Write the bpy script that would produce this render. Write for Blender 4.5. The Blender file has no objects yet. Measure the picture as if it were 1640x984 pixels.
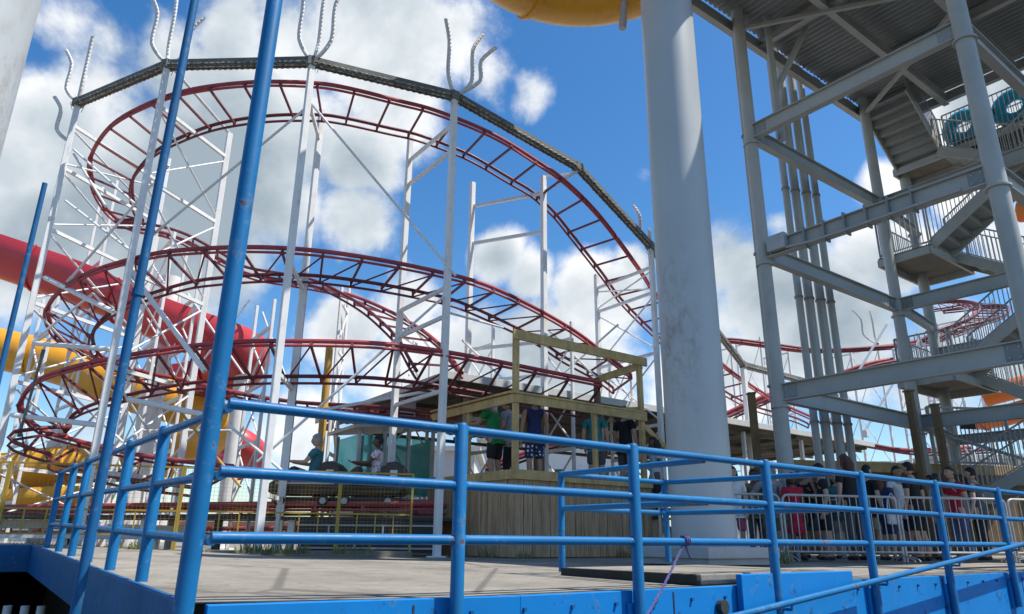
import bpy, math, random
from math import sin, cos, tan, pi, radians, sqrt, atan2
from mathutils import Vector as V3, Matrix, noise as mnoise
random.seed(7)
sc = bpy.context.scene
COL = sc.collection
ROOT = {}

# ------------------------------------------------------------------ camera frame
F = 1140.0; PITCH = radians(18.15); ROLL = radians(0.5); CX, CY = 820.0, 492.0; ZC = 0.30

def ray(px, py):
    a = (px - CX) / F; b = -(py - CY) / F
    c, s = cos(ROLL), sin(ROLL)
    a, b = a * c - b * s, a * s + b * c
    return (a, cos(PITCH) - b * sin(PITCH), sin(PITCH) + b * cos(PITCH))

def at(px, py, Y):
    r = ray(px, py); t = Y / r[1]
    return V3((r[0] * t, Y, ZC + r[2] * t))

def onz(px, py, z):
    r = ray(px, py); t = (z - ZC) / r[2]
    return V3((r[0] * t, r[1] * t, z))

# site grid: u runs right and away, v runs left and away
U = V3((0.8, 0.6, 0)); W = V3((-0.6, 0.8, 0)); O = V3((-1.51, 3.82, 0))
def G(u, v, z=0.0):
    return O + U * u + W * v + V3((0, 0, z))

# ------------------------------------------------------------------ object helpers
def tag(o, label=None, cat=None, group=None, kind=None):
    if label: o['label'] = label
    if cat: o['category'] = cat
    if group: o['group'] = group
    if kind: o['kind'] = kind
    return o

def thing(name, label, cat, loc=(0, 0, 0), group=None):
    o = bpy.data.objects.new(name, None); COL.objects.link(o)
    o.location = loc; o.empty_display_size = 0.2
    ROOT[o.name] = V3(loc)
    return tag(o, label, cat, group)

class MB:
    def __init__(s):
        s.v = []; s.f = []; s.m = []
    def add(s, vs, fs, mi=0):
        b = len(s.v); s.v += [V3(p) for p in vs]
        s.f += [tuple(i + b for i in f) for f in fs]; s.m += [mi] * len(fs)
    def box(s, c, size, ax=None, mi=0):
        c = V3(c); hx, hy, hz = size[0] / 2, size[1] / 2, size[2] / 2
        if ax is None: ax = (V3((1, 0, 0)), V3((0, 1, 0)), V3((0, 0, 1)))
        vs = [c + ax[0] * (i * hx) + ax[1] * (j * hy) + ax[2] * (k * hz) for k in (-1, 1) for j in (-1, 1) for i in (-1, 1)]
        s.add(vs, [(0, 2, 3, 1), (4, 5, 7, 6), (0, 1, 5, 4), (1, 3, 7, 5), (3, 2, 6, 7), (2, 0, 4, 6)], mi)
        return s
    def bar(s, a, b, w, h=None, up=(0, 0, 1), mi=0):
        a, b = V3(a), V3(b); h = h or w
        d = (b - a); L = d.length
        if L < 1e-6: return s
        d.normalize(); up = V3(up)
        if abs(d.dot(up)) > 0.97: up = V3((0.6, -0.8, 0))
        sd = d.cross(up).normalized(); up2 = sd.cross(d).normalized()
        return s.box((a + b) / 2, (L, w, h), (d, sd, up2), mi)
    def ibeam(s, a, b, h=0.3, w=0.16, tf=0.022, tw=0.016, up=(0, 0, 1)):
        a, b, up = V3(a), V3(b), V3(up)
        s.bar(a + up * (h / 2 - tf / 2), b + up * (h / 2 - tf / 2), w, tf, up)
        s.bar(a - up * (h / 2 - tf / 2), b - up * (h / 2 - tf / 2), w, tf, up)
        s.bar(a, b, tw, h - 2 * tf, up)
        return s
    def tube(s, pts, r, n=8, caps=True, mi=0, closed=False):
        pts = [V3(p) for p in pts]; m = len(pts)
        rs = r if isinstance(r, (list, tuple)) else [r] * m
        tang = []
        for i in range(m):
            t = pts[min(i + 1, m - 1)] - pts[max(i - 1, 0)]
            tang.append(t.normalized() if t.length > 1e-9 else V3((0, 0, 1)))
        t0 = tang[0]
        nrm = t0.cross(V3((0, 0, 1)))
        if nrm.length < 0.05: nrm = t0.cross(V3((1, 0, 0)))
        nrm.normalize(); vs = []
        for i in range(m):
            t = tang[i]; nrm = (nrm - t * nrm.dot(t)).normalized(); bn = t.cross(nrm)
            for k in range(n):
                a = 2 * pi * k / n
                vs.append(pts[i] + (nrm * cos(a) + bn * sin(a)) * rs[i])
        fs = []
        for i in range(m - 1):
            for k in range(n):
                fs.append((i * n + k, i * n + (k + 1) % n, (i + 1) * n + (k + 1) % n, (i + 1) * n + k))
        if caps:
            fs.append(tuple(range(n - 1, -1, -1))); fs.append(tuple((m - 1) * n + k for k in range(n)))
        s.add(vs, fs, mi); return s
    def lathe(s, c, prof, n=24, mi=0):
        c = V3(c); vs = []; fs = []
        for r, z in prof:
            for k in range(n):
                a = 2 * pi * k / n; vs.append(c + V3((r * cos(a), r * sin(a), z)))
        for i in range(len(prof) - 1):
            for k in range(n):
                fs.append((i * n + k, i * n + (k + 1) % n, (i + 1) * n + (k + 1) % n, (i + 1) * n + k))
        s.add(vs, fs, mi); return s
    def ball(s, c, r, n=8, m=6, sc3=(1, 1, 1), mi=0):
        c = V3(c); vs = []; fs = []
        for i in range(m + 1):
            th = pi * i / m
            for k in range(n):
                a = 2 * pi * k / n
                vs.append(c + V3((r * sc3[0] * sin(th) * cos(a), r * sc3[1] * sin(th) * sin(a), r * sc3[2] * cos(th))))
        for i in range(m):
            for k in range(n):
                fs.append((i * n + k, (i + 1) * n + k, (i + 1) * n + (k + 1) % n, i * n + (k + 1) % n))
        s.add(vs, fs, mi); return s
    def poly(s, pts, z0, z1, mi=0):
        n = len(pts); vs = [V3((p[0], p[1], z0)) for p in pts] + [V3((p[0], p[1], z1)) for p in pts]
        fs = [tuple(range(n - 1, -1, -1)), tuple(range(n, 2 * n))]
        fs += [(i, (i + 1) % n, n + (i + 1) % n, n + i) for i in range(n)]
        s.add(vs, fs, mi); return s
    def build(s, name, mat, parent=None, smooth=False, bevel=0):
        off = ROOT[parent.name] if parent is not None else V3((0, 0, 0))
        if parent is None and s.v:
            xs = [p.x for p in s.v]; ys = [p.y for p in s.v]; zs = [p.z for p in s.v]
            off = V3(((min(xs) + max(xs)) / 2, (min(ys) + max(ys)) / 2, min(zs)))
        me = bpy.data.meshes.new(name)
        me.from_pydata([tuple(p - off) for p in s.v], [], s.f)
        mats = mat if isinstance(mat, (list, tuple)) else [mat]
        for m in mats: me.materials.append(m)
        if len(mats) > 1: me.polygons.foreach_set('material_index', s.m)
        if smooth:
            me.polygons.foreach_set('use_smooth', [True] * len(me.polygons))
            me.set_sharp_from_angle(angle=radians(40))
        me.update()
        o = bpy.data.objects.new(name, me); COL.objects.link(o)
        if parent is not None:
            o.parent = parent; ROOT[o.name] = off
        else:
            o.location = off; ROOT[o.name] = off
        if bevel:
            b = o.modifiers.new('bevel', 'BEVEL'); b.width = bevel; b.segments = 2; b.limit_method = 'ANGLE'
        return o

def sub(parent_part):
    return parent_part

def copy_tree(o, offset, label=None, top=True):
    c = o.copy(); COL.objects.link(c)
    if top:
        c.location = V3(o.location) + V3(offset)
        if label: c['label'] = label
    for ch in list(o.children):
        d = ch.copy(); COL.objects.link(d); d.parent = c
        for g in list(ch.children):
            e = g.copy(); COL.objects.link(e); e.parent = d
    return c

def crom(pts, step):
    pts = [V3(p) for p in pts]
    P = [pts[0] * 2 - pts[1]] + pts + [pts[-1] * 2 - pts[-2]]
    dense = []
    for i in range(1, len(P) - 2):
        p0, p1, p2, p3 = P[i - 1], P[i], P[i + 1], P[i + 2]
        for k in range(24):
            t = k / 24
            dense.append(0.5 * ((2 * p1) + (p2 - p0) * t + (2 * p0 - 5 * p1 + 4 * p2 - p3) * t * t + (3 * p1 - p0 - 3 * p2 + p3) * t ** 3))
    dense.append(pts[-1])
    for _ in range(20):
        dense = [dense[0]] + [(dense[i - 1] + dense[i] * 2 + dense[i + 1]) / 4 for i in range(1, len(dense) - 1)] + [dense[-1]]
    out = [dense[0]]; acc = 0
    for i in range(1, len(dense)):
        seg = dense[i] - dense[i - 1]; L = seg.length; pos = 0
        while acc + (L - pos) >= step:
            pos += step - acc; acc = 0
            out.append(dense[i - 1] + seg * (pos / L))
        acc += L - pos
    return out

# ------------------------------------------------------------------ materials
def newmat(name):
    m = bpy.data.materials.new(name); m.use_nodes = True
    nt = m.node_tree; nt.nodes.clear()
    out = nt.nodes.new('ShaderNodeOutputMaterial'); bs = nt.nodes.new('ShaderNodeBsdfPrincipled')
    nt.links.new(bs.outputs[0], out.inputs[0])
    return m, nt, bs

def ramp(nt, fac, stops):
    r = nt.nodes.new('ShaderNodeValToRGB'); nt.links.new(fac, r.inputs[0])
    e = r.color_ramp.elements
    while len(e) < len(stops): e.new(0.5)
    for i, (p, c) in enumerate(stops):
        e[i].position = p; e[i].color = (c[0], c[1], c[2], 1)
    return r.outputs[0]

def noise_tex(nt, scale, detail=6, rough=0.6, coord=None, stretch=None):
    n = nt.nodes.new('ShaderNodeTexNoise'); n.inputs['Scale'].default_value = scale
    n.inputs['Detail'].default_value = detail; n.inputs['Roughness'].default_value = rough
    g = coord
    if g is None:
        t = nt.nodes.new('ShaderNodeNewGeometry'); g = t.outputs['Position']
    if stretch:
        mp = nt.nodes.new('ShaderNodeMapping'); mp.inputs['Scale'].default_value = stretch
        nt.links.new(g, mp.inputs[0]); g = mp.outputs[0]
    nt.links.new(g, n.inputs['Vector'])
    return n.outputs['Fac']

def mix(nt, fac, a, b):
    x = nt.nodes.new('ShaderNodeMix'); x.data_type = 'RGBA'
    if isinstance(fac, (int, float)): x.inputs[0].default_value = fac
    else: nt.links.new(fac, x.inputs[0])
    for i, c in ((6, a), (7, b)):
        if isinstance(c, tuple): x.inputs[i].default_value = (c[0], c[1], c[2], 1)
        else: nt.links.new(c, x.inputs[i])
    return x.outputs[2]

def bump(nt, bs, fac, strength=0.2, dist=0.02):
    b = nt.nodes.new('ShaderNodeBump'); b.inputs['Strength'].default_value = strength
    b.inputs['Distance'].default_value = dist
    nt.links.new(fac, b.inputs['Height']); nt.links.new(b.outputs[0], bs.inputs['Normal'])

def paint(name, col, rough=0.45, dirt=(0.16, 0.10, 0.06), amount=0.35, metal=0.0, var=0.12, scale=2.2, lo=0.58, hi=0.78, streak=True, spec=0.5, chips=None):
    m, nt, bs = newmat(name)
    n1 = noise_tex(nt, scale * 0.7, 4)
    dk = tuple(c * (1 - var) for c in col); lt = tuple(min(1, c * (1 + var)) for c in col)
    base = ramp(nt, n1, [(0.3, dk), (0.7, lt)])
    n2 = noise_tex(nt, scale * 3.0, 8, 0.7, None, (1, 1, 0.35) if streak else None)
    f = ramp(nt, n2, [(lo, (0, 0, 0)), (hi, (amount, amount, amount))])
    c = mix(nt, f, base, dirt)
    if chips:
        n4 = noise_tex(nt, 9.0, 8, 0.72); n5 = noise_tex(nt, 1.1, 3)
        mm = nt.nodes.new('ShaderNodeMath'); mm.operation = 'MULTIPLY_ADD'; nt.links.new(n5, mm.inputs[0]); mm.inputs[1].default_value = 0.35; nt.links.new(n4, mm.inputs[2])
        c = mix(nt, ramp(nt, mm.outputs[0], [(0.765, (0, 0, 0)), (0.80, (0.45, 0.45, 0.45))]), c, (0.10, 0.22, 0.36))
        c = mix(nt, ramp(nt, mm.outputs[0], [(0.825, (0, 0, 0)), (0.85, (0.9, 0.9, 0.9))]), c, chips)
    nt.links.new(c, bs.inputs['Base Color'])
    bs.inputs['Metallic'].default_value = metal
    bs.inputs['Specular IOR Level'].default_value = spec
    rr = ramp(nt, n2, [(0.3, (rough,) * 3), (0.8, (min(1, rough + 0.25),) * 3)])
    nt.links.new(rr, bs.inputs['Roughness'])
    bump(nt, bs, n2, 0.08, 0.01)
    return m

def cloth(name, col, rough=0.9):
    m, nt, bs = newmat(name)
    n = noise_tex(nt, 14, 4)
    c = ramp(nt, n, [(0.3, tuple(x * 0.8 for x in col)), (0.7, tuple(min(1, x * 1.15) for x in col))])
    nt.links.new(c, bs.inputs['Base Color']); bs.inputs['Roughness'].default_value = rough
    bump(nt, bs, noise_tex(nt, 25, 3), 0.3, 0.02)
    return m

M = {}
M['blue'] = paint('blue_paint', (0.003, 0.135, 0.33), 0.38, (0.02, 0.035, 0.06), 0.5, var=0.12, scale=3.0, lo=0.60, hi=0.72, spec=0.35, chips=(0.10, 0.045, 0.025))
M['blue_shaded'] = paint('shaded_blue_paint', (0.006, 0.10, 0.25), 0.55, (0.10, 0.12, 0.14), 0.5, var=0.15, scale=3.0, lo=0.58, hi=0.72, spec=0.3, chips=(0.12, 0.06, 0.035))  # darker copy of the blue, shade of the plaza's left side painted in
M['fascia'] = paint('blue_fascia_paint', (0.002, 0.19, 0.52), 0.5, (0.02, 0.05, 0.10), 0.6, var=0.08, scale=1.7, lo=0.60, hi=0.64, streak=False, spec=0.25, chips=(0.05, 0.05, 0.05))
M['white'] = paint('white_steel_paint', (0.74, 0.735, 0.71), 0.5, (0.30, 0.22, 0.15), 0.55, var=0.07, scale=2.5, lo=0.56, hi=0.78)
M['red'] = paint('red_track_paint', (0.37, 0.055, 0.062), 0.5, (0.10, 0.02, 0.02), 0.6, var=0.22, scale=2.5)
M['red_shaded'] = paint('shaded_red_track_paint', (0.16, 0.026, 0.033), 0.5, (0.05, 0.015, 0.015), 0.6, var=0.2, scale=2.5)  # the red track paint in its shaded tone, shade put into the colour
M['beam'] = paint('weathered_dark_steel', (0.13, 0.13, 0.11), 0.6, (0.30, 0.27, 0.20), 0.7, var=0.35, scale=3, lo=.5, hi=.75, streak=False)
M['bulb'] = paint('pale_bulb_glass', (0.75, 0.72, 0.66), 0.25, amount=0.2)
M['bulb_old'] = paint('dirty_bulb_glass', (0.42, 0.39, 0.33), 0.4, (0.05, 0.045, 0.04), 0.95, var=0.3, scale=4, lo=0.42, hi=0.60, streak=False)
M['pipe_arm'] = paint('cream_arm_paint', (0.62, 0.60, 0.56), 0.5, (0.2, 0.14, 0.1), 0.5)
M['tower'] = paint('grey_tower_paint', (0.41, 0.415, 0.385), 0.5, (0.17, 0.12, 0.08), 0.55, var=0.10, scale=1.6, lo=0.60, hi=0.82)
M['tower_dark'] = paint('grey_deck_steel', (0.27, 0.285, 0.275), 0.55, (0.10, 0.09, 0.08), 0.5, var=0.15, scale=1.5)
M['galv'] = paint('galvanised_steel', (0.44, 0.44, 0.43), 0.42, (0.22, 0.2, 0.18), 0.4, metal=0.35, var=0.12, scale=4)
M['wood'] = paint('treated_timber', (0.58, 0.40, 0.17), 0.75, (0.20, 0.13, 0.06), 0.6, var=0.2, scale=3.0, lo=0.45, hi=0.75)
M['wood_old'] = paint('brown_timber', (0.20, 0.13, 0.065), 0.8, (0.08, 0.05, 0.03), 0.6, var=0.25, scale=3)
M['yellow'] = paint('yellow_fence_paint', (0.42, 0.27, 0.04), 0.5, (0.2, 0.1, 0.03), 0.6, var=0.15)
M['slide_y'] = paint('yellow_slide_gelcoat', (0.72, 0.36, 0.03), 0.28, (0.40, 0.17, 0.02), 0.5, var=0.10, scale=0.8, lo=0.5, hi=0.8)
M['slide_o'] = paint('orange_slide_gelcoat', (0.70, 0.17, 0.02), 0.3, (0.35, 0.08, 0.02), 0.4, var=0.12, scale=0.8)
M['slide_r'] = paint('red_slide_gelcoat', (0.56, 0.048, 0.060), 0.26, (0.25, 0.02, 0.03), 0.5, var=0.10, scale=0.8)
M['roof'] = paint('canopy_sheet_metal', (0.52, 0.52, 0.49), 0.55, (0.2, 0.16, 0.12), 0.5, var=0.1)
M['roof_under'] = paint('shaded_canopy_underside', (0.16, 0.145, 0.12), 0.8, (0.09, 0.07, 0.05), 0.5, var=0.2)  # dark copy of the roof sheet, underside shade put into the colour
M['car'] = paint('dark_maroon_car_body', (0.050, 0.036, 0.026), 0.35, (0.12, 0.10, 0.09), 0.4, var=0.15)
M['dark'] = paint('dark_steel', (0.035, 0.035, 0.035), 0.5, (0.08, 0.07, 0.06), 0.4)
M['rubber'] = paint('black_rubber', (0.02, 0.02, 0.02), 0.7, (0.06, 0.05, 0.05), 0.4)
M['cushion'] = cloth('seat_cushion', (0.10, 0.10, 0.11))
M['tube'] = paint('blue_inflatable_vinyl', (0.008, 0.34, 0.52), 0.3, (0.01, 0.10, 0.2), 0.3, var=0.1, streak=False)
M['orange_pole'] = paint('ochre_pole_paint', (0.55, 0.30, 0.06), 0.5, (0.25, 0.1, 0.05), 0.6)
M['rust_pole'] = paint('rusty_brown_steel', (0.13, 0.05, 0.035), 0.7, (0.25, 0.12, 0.05), 0.5)
M['bld_w'] = paint('white_render', (0.66, 0.65, 0.62), 0.85, (0.3, 0.28, 0.25), 0.4, var=0.06, scale=0.7)
M['bld_b'] = paint('brick_red_render', (0.42, 0.20, 0.13), 0.85, (0.2, 0.1, 0.08), 0.4, var=0.1, scale=0.8)
M['win'] = paint('dark_window_glass', (0.03, 0.045, 0.055), 0.1, amount=0.1)
M['rope'] = cloth('purple_rope_fibre', (0.11, 0.10, 0.25))
M['shoe'] = paint('dark_shoe', (0.03, 0.03, 0.035), 0.7)
M['eye'] = paint('dark_eye', (0.02, 0.015, 0.012), 0.2, amount=0)
M['lip'] = paint('lip_skin', (0.26, 0.09, 0.07), 0.5, amount=0)

def column_mat():
    m, nt, bs = newmat('pale_grey_column_paint')
    n1 = noise_tex(nt, 0.7, 5)
    base = ramp(nt, n1, [(0.3, (0.42, 0.44, 0.435)), (0.7, (0.48, 0.50, 0.495))])
    n2 = noise_tex(nt, 5.5, 9, 0.75, None, (1, 1, 0.5))
    # a weathered rust patch half-way up (a stain on the paint itself)
    geo = nt.nodes.new('ShaderNodeNewGeometry'); sep = nt.nodes.new('ShaderNodeSeparateXYZ')
    nt.links.new(geo.outputs['Position'], sep.inputs[0])
    mr = nt.nodes.new('ShaderNodeMapRange'); mr.inputs[1].default_value = 1.4; mr.inputs[2].default_value = 3.2
    mr2 = nt.nodes.new('ShaderNodeMapRange'); mr2.inputs[1].default_value = 5.2; mr2.inputs[2].default_value = 3.4
    mx = nt.nodes.new('ShaderNodeMapRange'); mx.inputs[1].default_value = 3.0; mx.inputs[2].default_value = 2.7
    nt.links.new(sep.outputs[2], mr.inputs[0]); nt.links.new(sep.outputs[2], mr2.inputs[0]); nt.links.new(sep.outputs[0], mx.inputs[0])
    a = nt.nodes.new('ShaderNodeMath'); a.operation = 'MULTIPLY'; nt.links.new(mr.outputs[0], a.inputs[0]); nt.links.new(mr2.outputs[0], a.inputs[1])
    a2 = nt.nodes.new('ShaderNodeMath'); a2.operation = 'MULTIPLY'; nt.links.new(a.outputs[0], a2.inputs[0]); nt.links.new(mx.outputs[0], a2.inputs[1])
    f = ramp(nt, n2, [(0.47, (0, 0, 0)), (0.70, (0.75, 0.75, 0.75))])
    b = nt.nodes.new('ShaderNodeMath'); b.operation = 'MULTIPLY'; nt.links.new(f, b.inputs[0]); nt.links.new(a2.outputs[0], b.inputs[1])
    c1 = mix(nt, b.outputs[0], base, (0.20, 0.13, 0.075))
    f3 = ramp(nt, noise_tex(nt, 6, 8, 0.7, None, (1, 1, 0.15)), [(0.6, (0, 0, 0)), (0.85, (0.15, 0.15, 0.15))])
    c2 = mix(nt, f3, c1, (0.30, 0.28, 0.24))
    nt.links.new(c2, bs.inputs['Base Color']); bs.inputs['Roughness'].default_value = 0.42
    bump(nt, bs, n2, 0.05, 0.01)
    return m
M['column'] = column_mat()

def concrete_mat():
    m, nt, bs = newmat('plaza_concrete')
    n1 = noise_tex(nt, 0.35, 6, 0.65); n2 = noise_tex(nt, 4, 10, 0.75); n3 = noise_tex(nt, 60, 4)
    base = ramp(nt, n1, [(0.25, (0.17, 0.152, 0.12)), (0.5, (0.28, 0.255, 0.205)), (0.75, (0.39, 0.362, 0.30))])
    f = ramp(nt, n2, [(0.45, (0, 0, 0)), (0.75, (0.6, 0.6, 0.6))])
    c = mix(nt, f, base, (0.11, 0.095, 0.075))
    c = mix(nt, ramp(nt, noise_tex(nt, 0.8, 9, 0.7, None, (1, 1, 1)), [(0.52, (0, 0, 0)), (0.62, (0.55, 0.55, 0.55))]), c, (0.12, 0.105, 0.085))
    c = mix(nt, ramp(nt, noise_tex(nt, 16, 2), [(0.68, (0, 0, 0)), (0.71, (0.7, 0.7, 0.7))]), c, (0.06, 0.055, 0.05))
    c = mix(nt, ramp(nt, n3, [(0.4, (0, 0, 0)), (0.7, (0.25, 0.25, 0.25))]), c, (0.16, 0.15, 0.13))
    # long cracks and joints
    w = nt.nodes.new('ShaderNodeTexVoronoi'); w.feature = 'DISTANCE_TO_EDGE'; w.inputs['Scale'].default_value = 0.33
    g = nt.nodes.new('ShaderNodeNewGeometry'); nt.links.new(g.outputs['Position'], w.inputs['Vector'])
    cr = ramp(nt, w.outputs['Distance'], [(0.004, (0.7, 0.7, 0.7)), (0.012, (0, 0, 0))])
    c = mix(nt, cr, c, (0.09, 0.08, 0.07))
    nt.links.new(c, bs.inputs['Base Color']); bs.inputs['Roughness'].default_value = 0.9
    bump(nt, bs, n3, 0.3, 0.01)
    return m
M['concrete'] = concrete_mat()
M['asphalt'] = paint('dark_asphalt', (0.045, 0.045, 0.045), 0.9, (0.09, 0.085, 0.08), 0.5, streak=False)  # even very dark grey with slightly lighter random patches
M['pad'] = paint('grey_cast_pad', (0.42, 0.42, 0.41), 0.8, (0.16, 0.15, 0.13), 0.6, var=0.12, scale=2.5, streak=False)

def siding_mat():
    m, nt, bs = newmat('grooved_plywood_siding')
    g = nt.nodes.new('ShaderNodeTexCoord')
    n1 = noise_tex(nt, 3.5, 8, 0.65, None, (3, 3, 0.25))
    base = ramp(nt, n1, [(0.25, (0.34, 0.205, 0.105)), (0.55, (0.55, 0.365, 0.21)), (0.8, (0.63, 0.45, 0.275))])
    n2 = noise_tex(nt, 9, 8, 0.7, None, (5, 5, 0.2))
    c = mix(nt, ramp(nt, n2, [(0.46, (0, 0, 0)), (0.64, (0.75, 0.75, 0.75))]), base, (0.17, 0.095, 0.05))
    # damp, greenish foot of the boards
    geo = nt.nodes.new('ShaderNodeNewGeometry'); sep = nt.nodes.new('ShaderNodeSeparateXYZ')
    nt.links.new(geo.outputs['Position'], sep.inputs[0])
    nt.links.new(c, bs.inputs['Base Color']); bs.inputs['Roughness'].default_value = 0.8
    bump(nt, bs, n2, 0.25, 0.01)
    return m
M['siding'] = siding_mat()

def glass_mat():
    m, nt, bs = newmat('green_tinted_glass')
    bs.inputs['Base Color'].default_value = (0.16, 0.48, 0.42, 1); bs.inputs['Roughness'].default_value = 0.08
    bs.inputs['Transmission Weight'].default_value = 0.6; bs.inputs['IOR'].default_value = 1.1
    n = noise_tex(nt, 1.2, 3)
    c = ramp(nt, n, [(0.3, (0.10, 0.42, 0.36)), (0.7, (0.35, 0.62, 0.56))]); nt.links.new(c, bs.inputs['Base Color'])
    return m
M['glass'] = glass_mat()

def grass_mat():
    m, nt, bs = newmat('dry_weed_blades')
    n = noise_tex(nt, 9, 3)
    c = ramp(nt, n, [(0.3, (0.08, 0.12, 0.025)), (0.6, (0.20, 0.20, 0.06)), (0.8, (0.34, 0.27, 0.10))])
    nt.links.new(c, bs.inputs['Base Color']); bs.inputs['Roughness'].default_value = 0.8
    return m
M['grass'] = grass_mat()

def dots_mat():
    m, nt, bs = newmat('navy_cloth_with_white_dots')
    v = nt.nodes.new('ShaderNodeTexVoronoi'); v.inputs['Scale'].default_value = 13; v.inputs['Randomness'].default_value = 0.4
    g = nt.nodes.new('ShaderNodeNewGeometry'); nt.links.new(g.outputs['Position'], v.inputs['Vector'])
    c = ramp(nt, v.outputs['Distance'], [(0.30, (0.7, 0.7, 0.7)), (0.36, (0.02, 0.03, 0.10))])
    nt.links.new(c, bs.inputs['Base Color']); bs.inputs['Roughness'].default_value = 0.9
    return m
M['dots'] = dots_mat()

#%%PART2
# ------------------------------------------------------------------ camera, sun, sky
cam = bpy.data.cameras.new('camera'); camo = bpy.data.objects.new('camera', cam); COL.objects.link(camo)
cam.sensor_fit = 'HORIZONTAL'; cam.sensor_width = 36.0; cam.lens = F / 1640 * 36
cam.clip_end = 3000; cam.clip_start = 0.05
c_, s_ = cos(ROLL), sin(ROLL)
r0 = V3((1, 0, 0)); u0 = V3((0, -sin(PITCH), cos(PITCH))); f0 = V3((0, cos(PITCH), sin(PITCH)))
xr = r0 * c_ + u0 * s_; yr = u0 * c_ - r0 * s_
mat = Matrix(((xr.x, yr.x, -f0.x, 0), (xr.y, yr.y, -f0.y, 0), (xr.z, yr.z, -f0.z, ZC), (0, 0, 0, 1)))
camo.matrix_world = mat
sc.camera = camo

SUN_AZ, SUN_EL = radians(100), radians(60)
sd = V3((sin(SUN_AZ) * cos(SUN_EL), cos(SUN_AZ) * cos(SUN_EL), sin(SUN_EL)))
sl = bpy.data.lights.new('sun', 'SUN'); sl.energy = 3.2; sl.angle = radians(0.5); sl.color = (1.0, 0.955, 0.89)
so = bpy.data.objects.new('sun', sl); COL.objects.link(so); so.location = (20, 0, 40)
so.rotation_euler = sd.to_track_quat('Z', 'Y').to_euler()

world = bpy.data.worlds.new('World'); sc.world = world; world.use_nodes = True
nt = world.node_tree; nt.nodes.clear()
wo = nt.nodes.new('ShaderNodeOutputWorld'); bg = nt.nodes.new('ShaderNodeBackground')
bg.inputs['Strength'].default_value = 0.15
nt.links.new(bg.outputs[0], wo.inputs[0])
sky = nt.nodes.new('ShaderNodeTexSky'); sky.sky_type = 'NISHITA'; sky.sun_disc = False
sky.sun_elevation = SUN_EL; sky.sun_rotation = SUN_AZ; sky.air_density = 1.0; sky.dust_density = 0.6; sky.ozone_density = 2.5
tc = nt.nodes.new('ShaderNodeTexCoord'); gen = tc.outputs['Generated']

def wmath(op, a, b=None, clamp=False):
    n = nt.nodes.new('ShaderNodeMath'); n.operation = op; n.use_clamp = clamp
    for i, x in enumerate((a, b)):
        if x is None: continue
        if isinstance(x, (int, float)): n.inputs[i].default_value = x
        else: nt.links.new(x, n.inputs[i])
    return n.outputs[0]

CLOUDS = [  # centre (px of the photograph), angular radius in px, weight
    (370, 75, 105, 1.0), (300, 120, 130, .95), (470, 95, 120, 1.0), (585, 70, 150, 1.1), (700, 45, 110, .8),
    (640, 150, 120, .9), (780, 130, 75, .62), (845, 150, 55, .62), (420, 210, 200, 1.1), (560, 260, 95, .95),
    (560, 345, 85, 1.0), (300, 290, 200, 1.1), (100, 250, 170, .95), (190, 140, 150, .75), (40, 120, 80, .52), (60, 400, 170, 1.2), (0, 250, 140, 1.0), (330, 380, 130, 1.15), (180, 330, 150, 1.2), (250, 500, 90, .8),
    (230, 420, 120, 1.1), (450, 330, 110, 1.05), (110, 40, 110, .62), (40, 30, 90, .6), (190, 90, 110, .72),
    (790, 410, 62, .98), (850, 440, 60, .8), (965, 470, 105, 1.05), (1010, 420, 60, .9), (1030, 280, 35, .5),
    (560, 520, 75, .9), (660, 490, 80, .85), (700, 580, 140, .9), (900, 580, 140, 1.0),
    (1180, 420, 90, 1.0), (1240, 470, 120, 1.1), (1350, 520, 160, 1.15), (1420, 420, 110, 1.1), (1410, 300, 60, .9), (1250, 370, 55, .7),
    (1545, 175, 80, 1.1), (1620, 140, 60, .95), (1480, 210, 60, .8), (1500, 560, 160, .95), (1620, 400, 120, .95), (1560, 330, 80, .9), (1640, 600, 120, .8),
    (150, 620, 130, .55), (480, 720, 130, .6), (60, 700, 80, .4), (1150, 620, 130, .9), (1800, 350, 250, .9), (-180, 300, 250, .9), (600, -120, 200, .8), (1300, -300, 200, .8),
    (820, 1400, 500, 0.0)]
field = None
for (px, py, rad, wt) in CLOUDS:
    d = V3(ray(px, py)).normalized()
    vm = nt.nodes.new('ShaderNodeVectorMath'); vm.operation = 'DISTANCE'
    nt.links.new(gen, vm.inputs[0]); vm.inputs[1].default_value = d
    mr = nt.nodes.new('ShaderNodeMapRange'); mr.interpolation_type = 'SMOOTHSTEP'
    k = 1.0 / (1 + ((px - CX) ** 2 + (py - CY) ** 2) / F ** 2)
    mr.inputs[1].default_value = rad / F * (1.72 if px < 720 else 1.55) * k ** 0.75; mr.inputs[2].default_value = 0.0
    mr.inputs[3].default_value = 0; mr.inputs[4].default_value = wt
    nt.links.new(vm.outputs['Value'], mr.inputs[0])
    field = mr.outputs[0] if field is None else wmath('MAXIMUM', field, mr.outputs[0])

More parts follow.
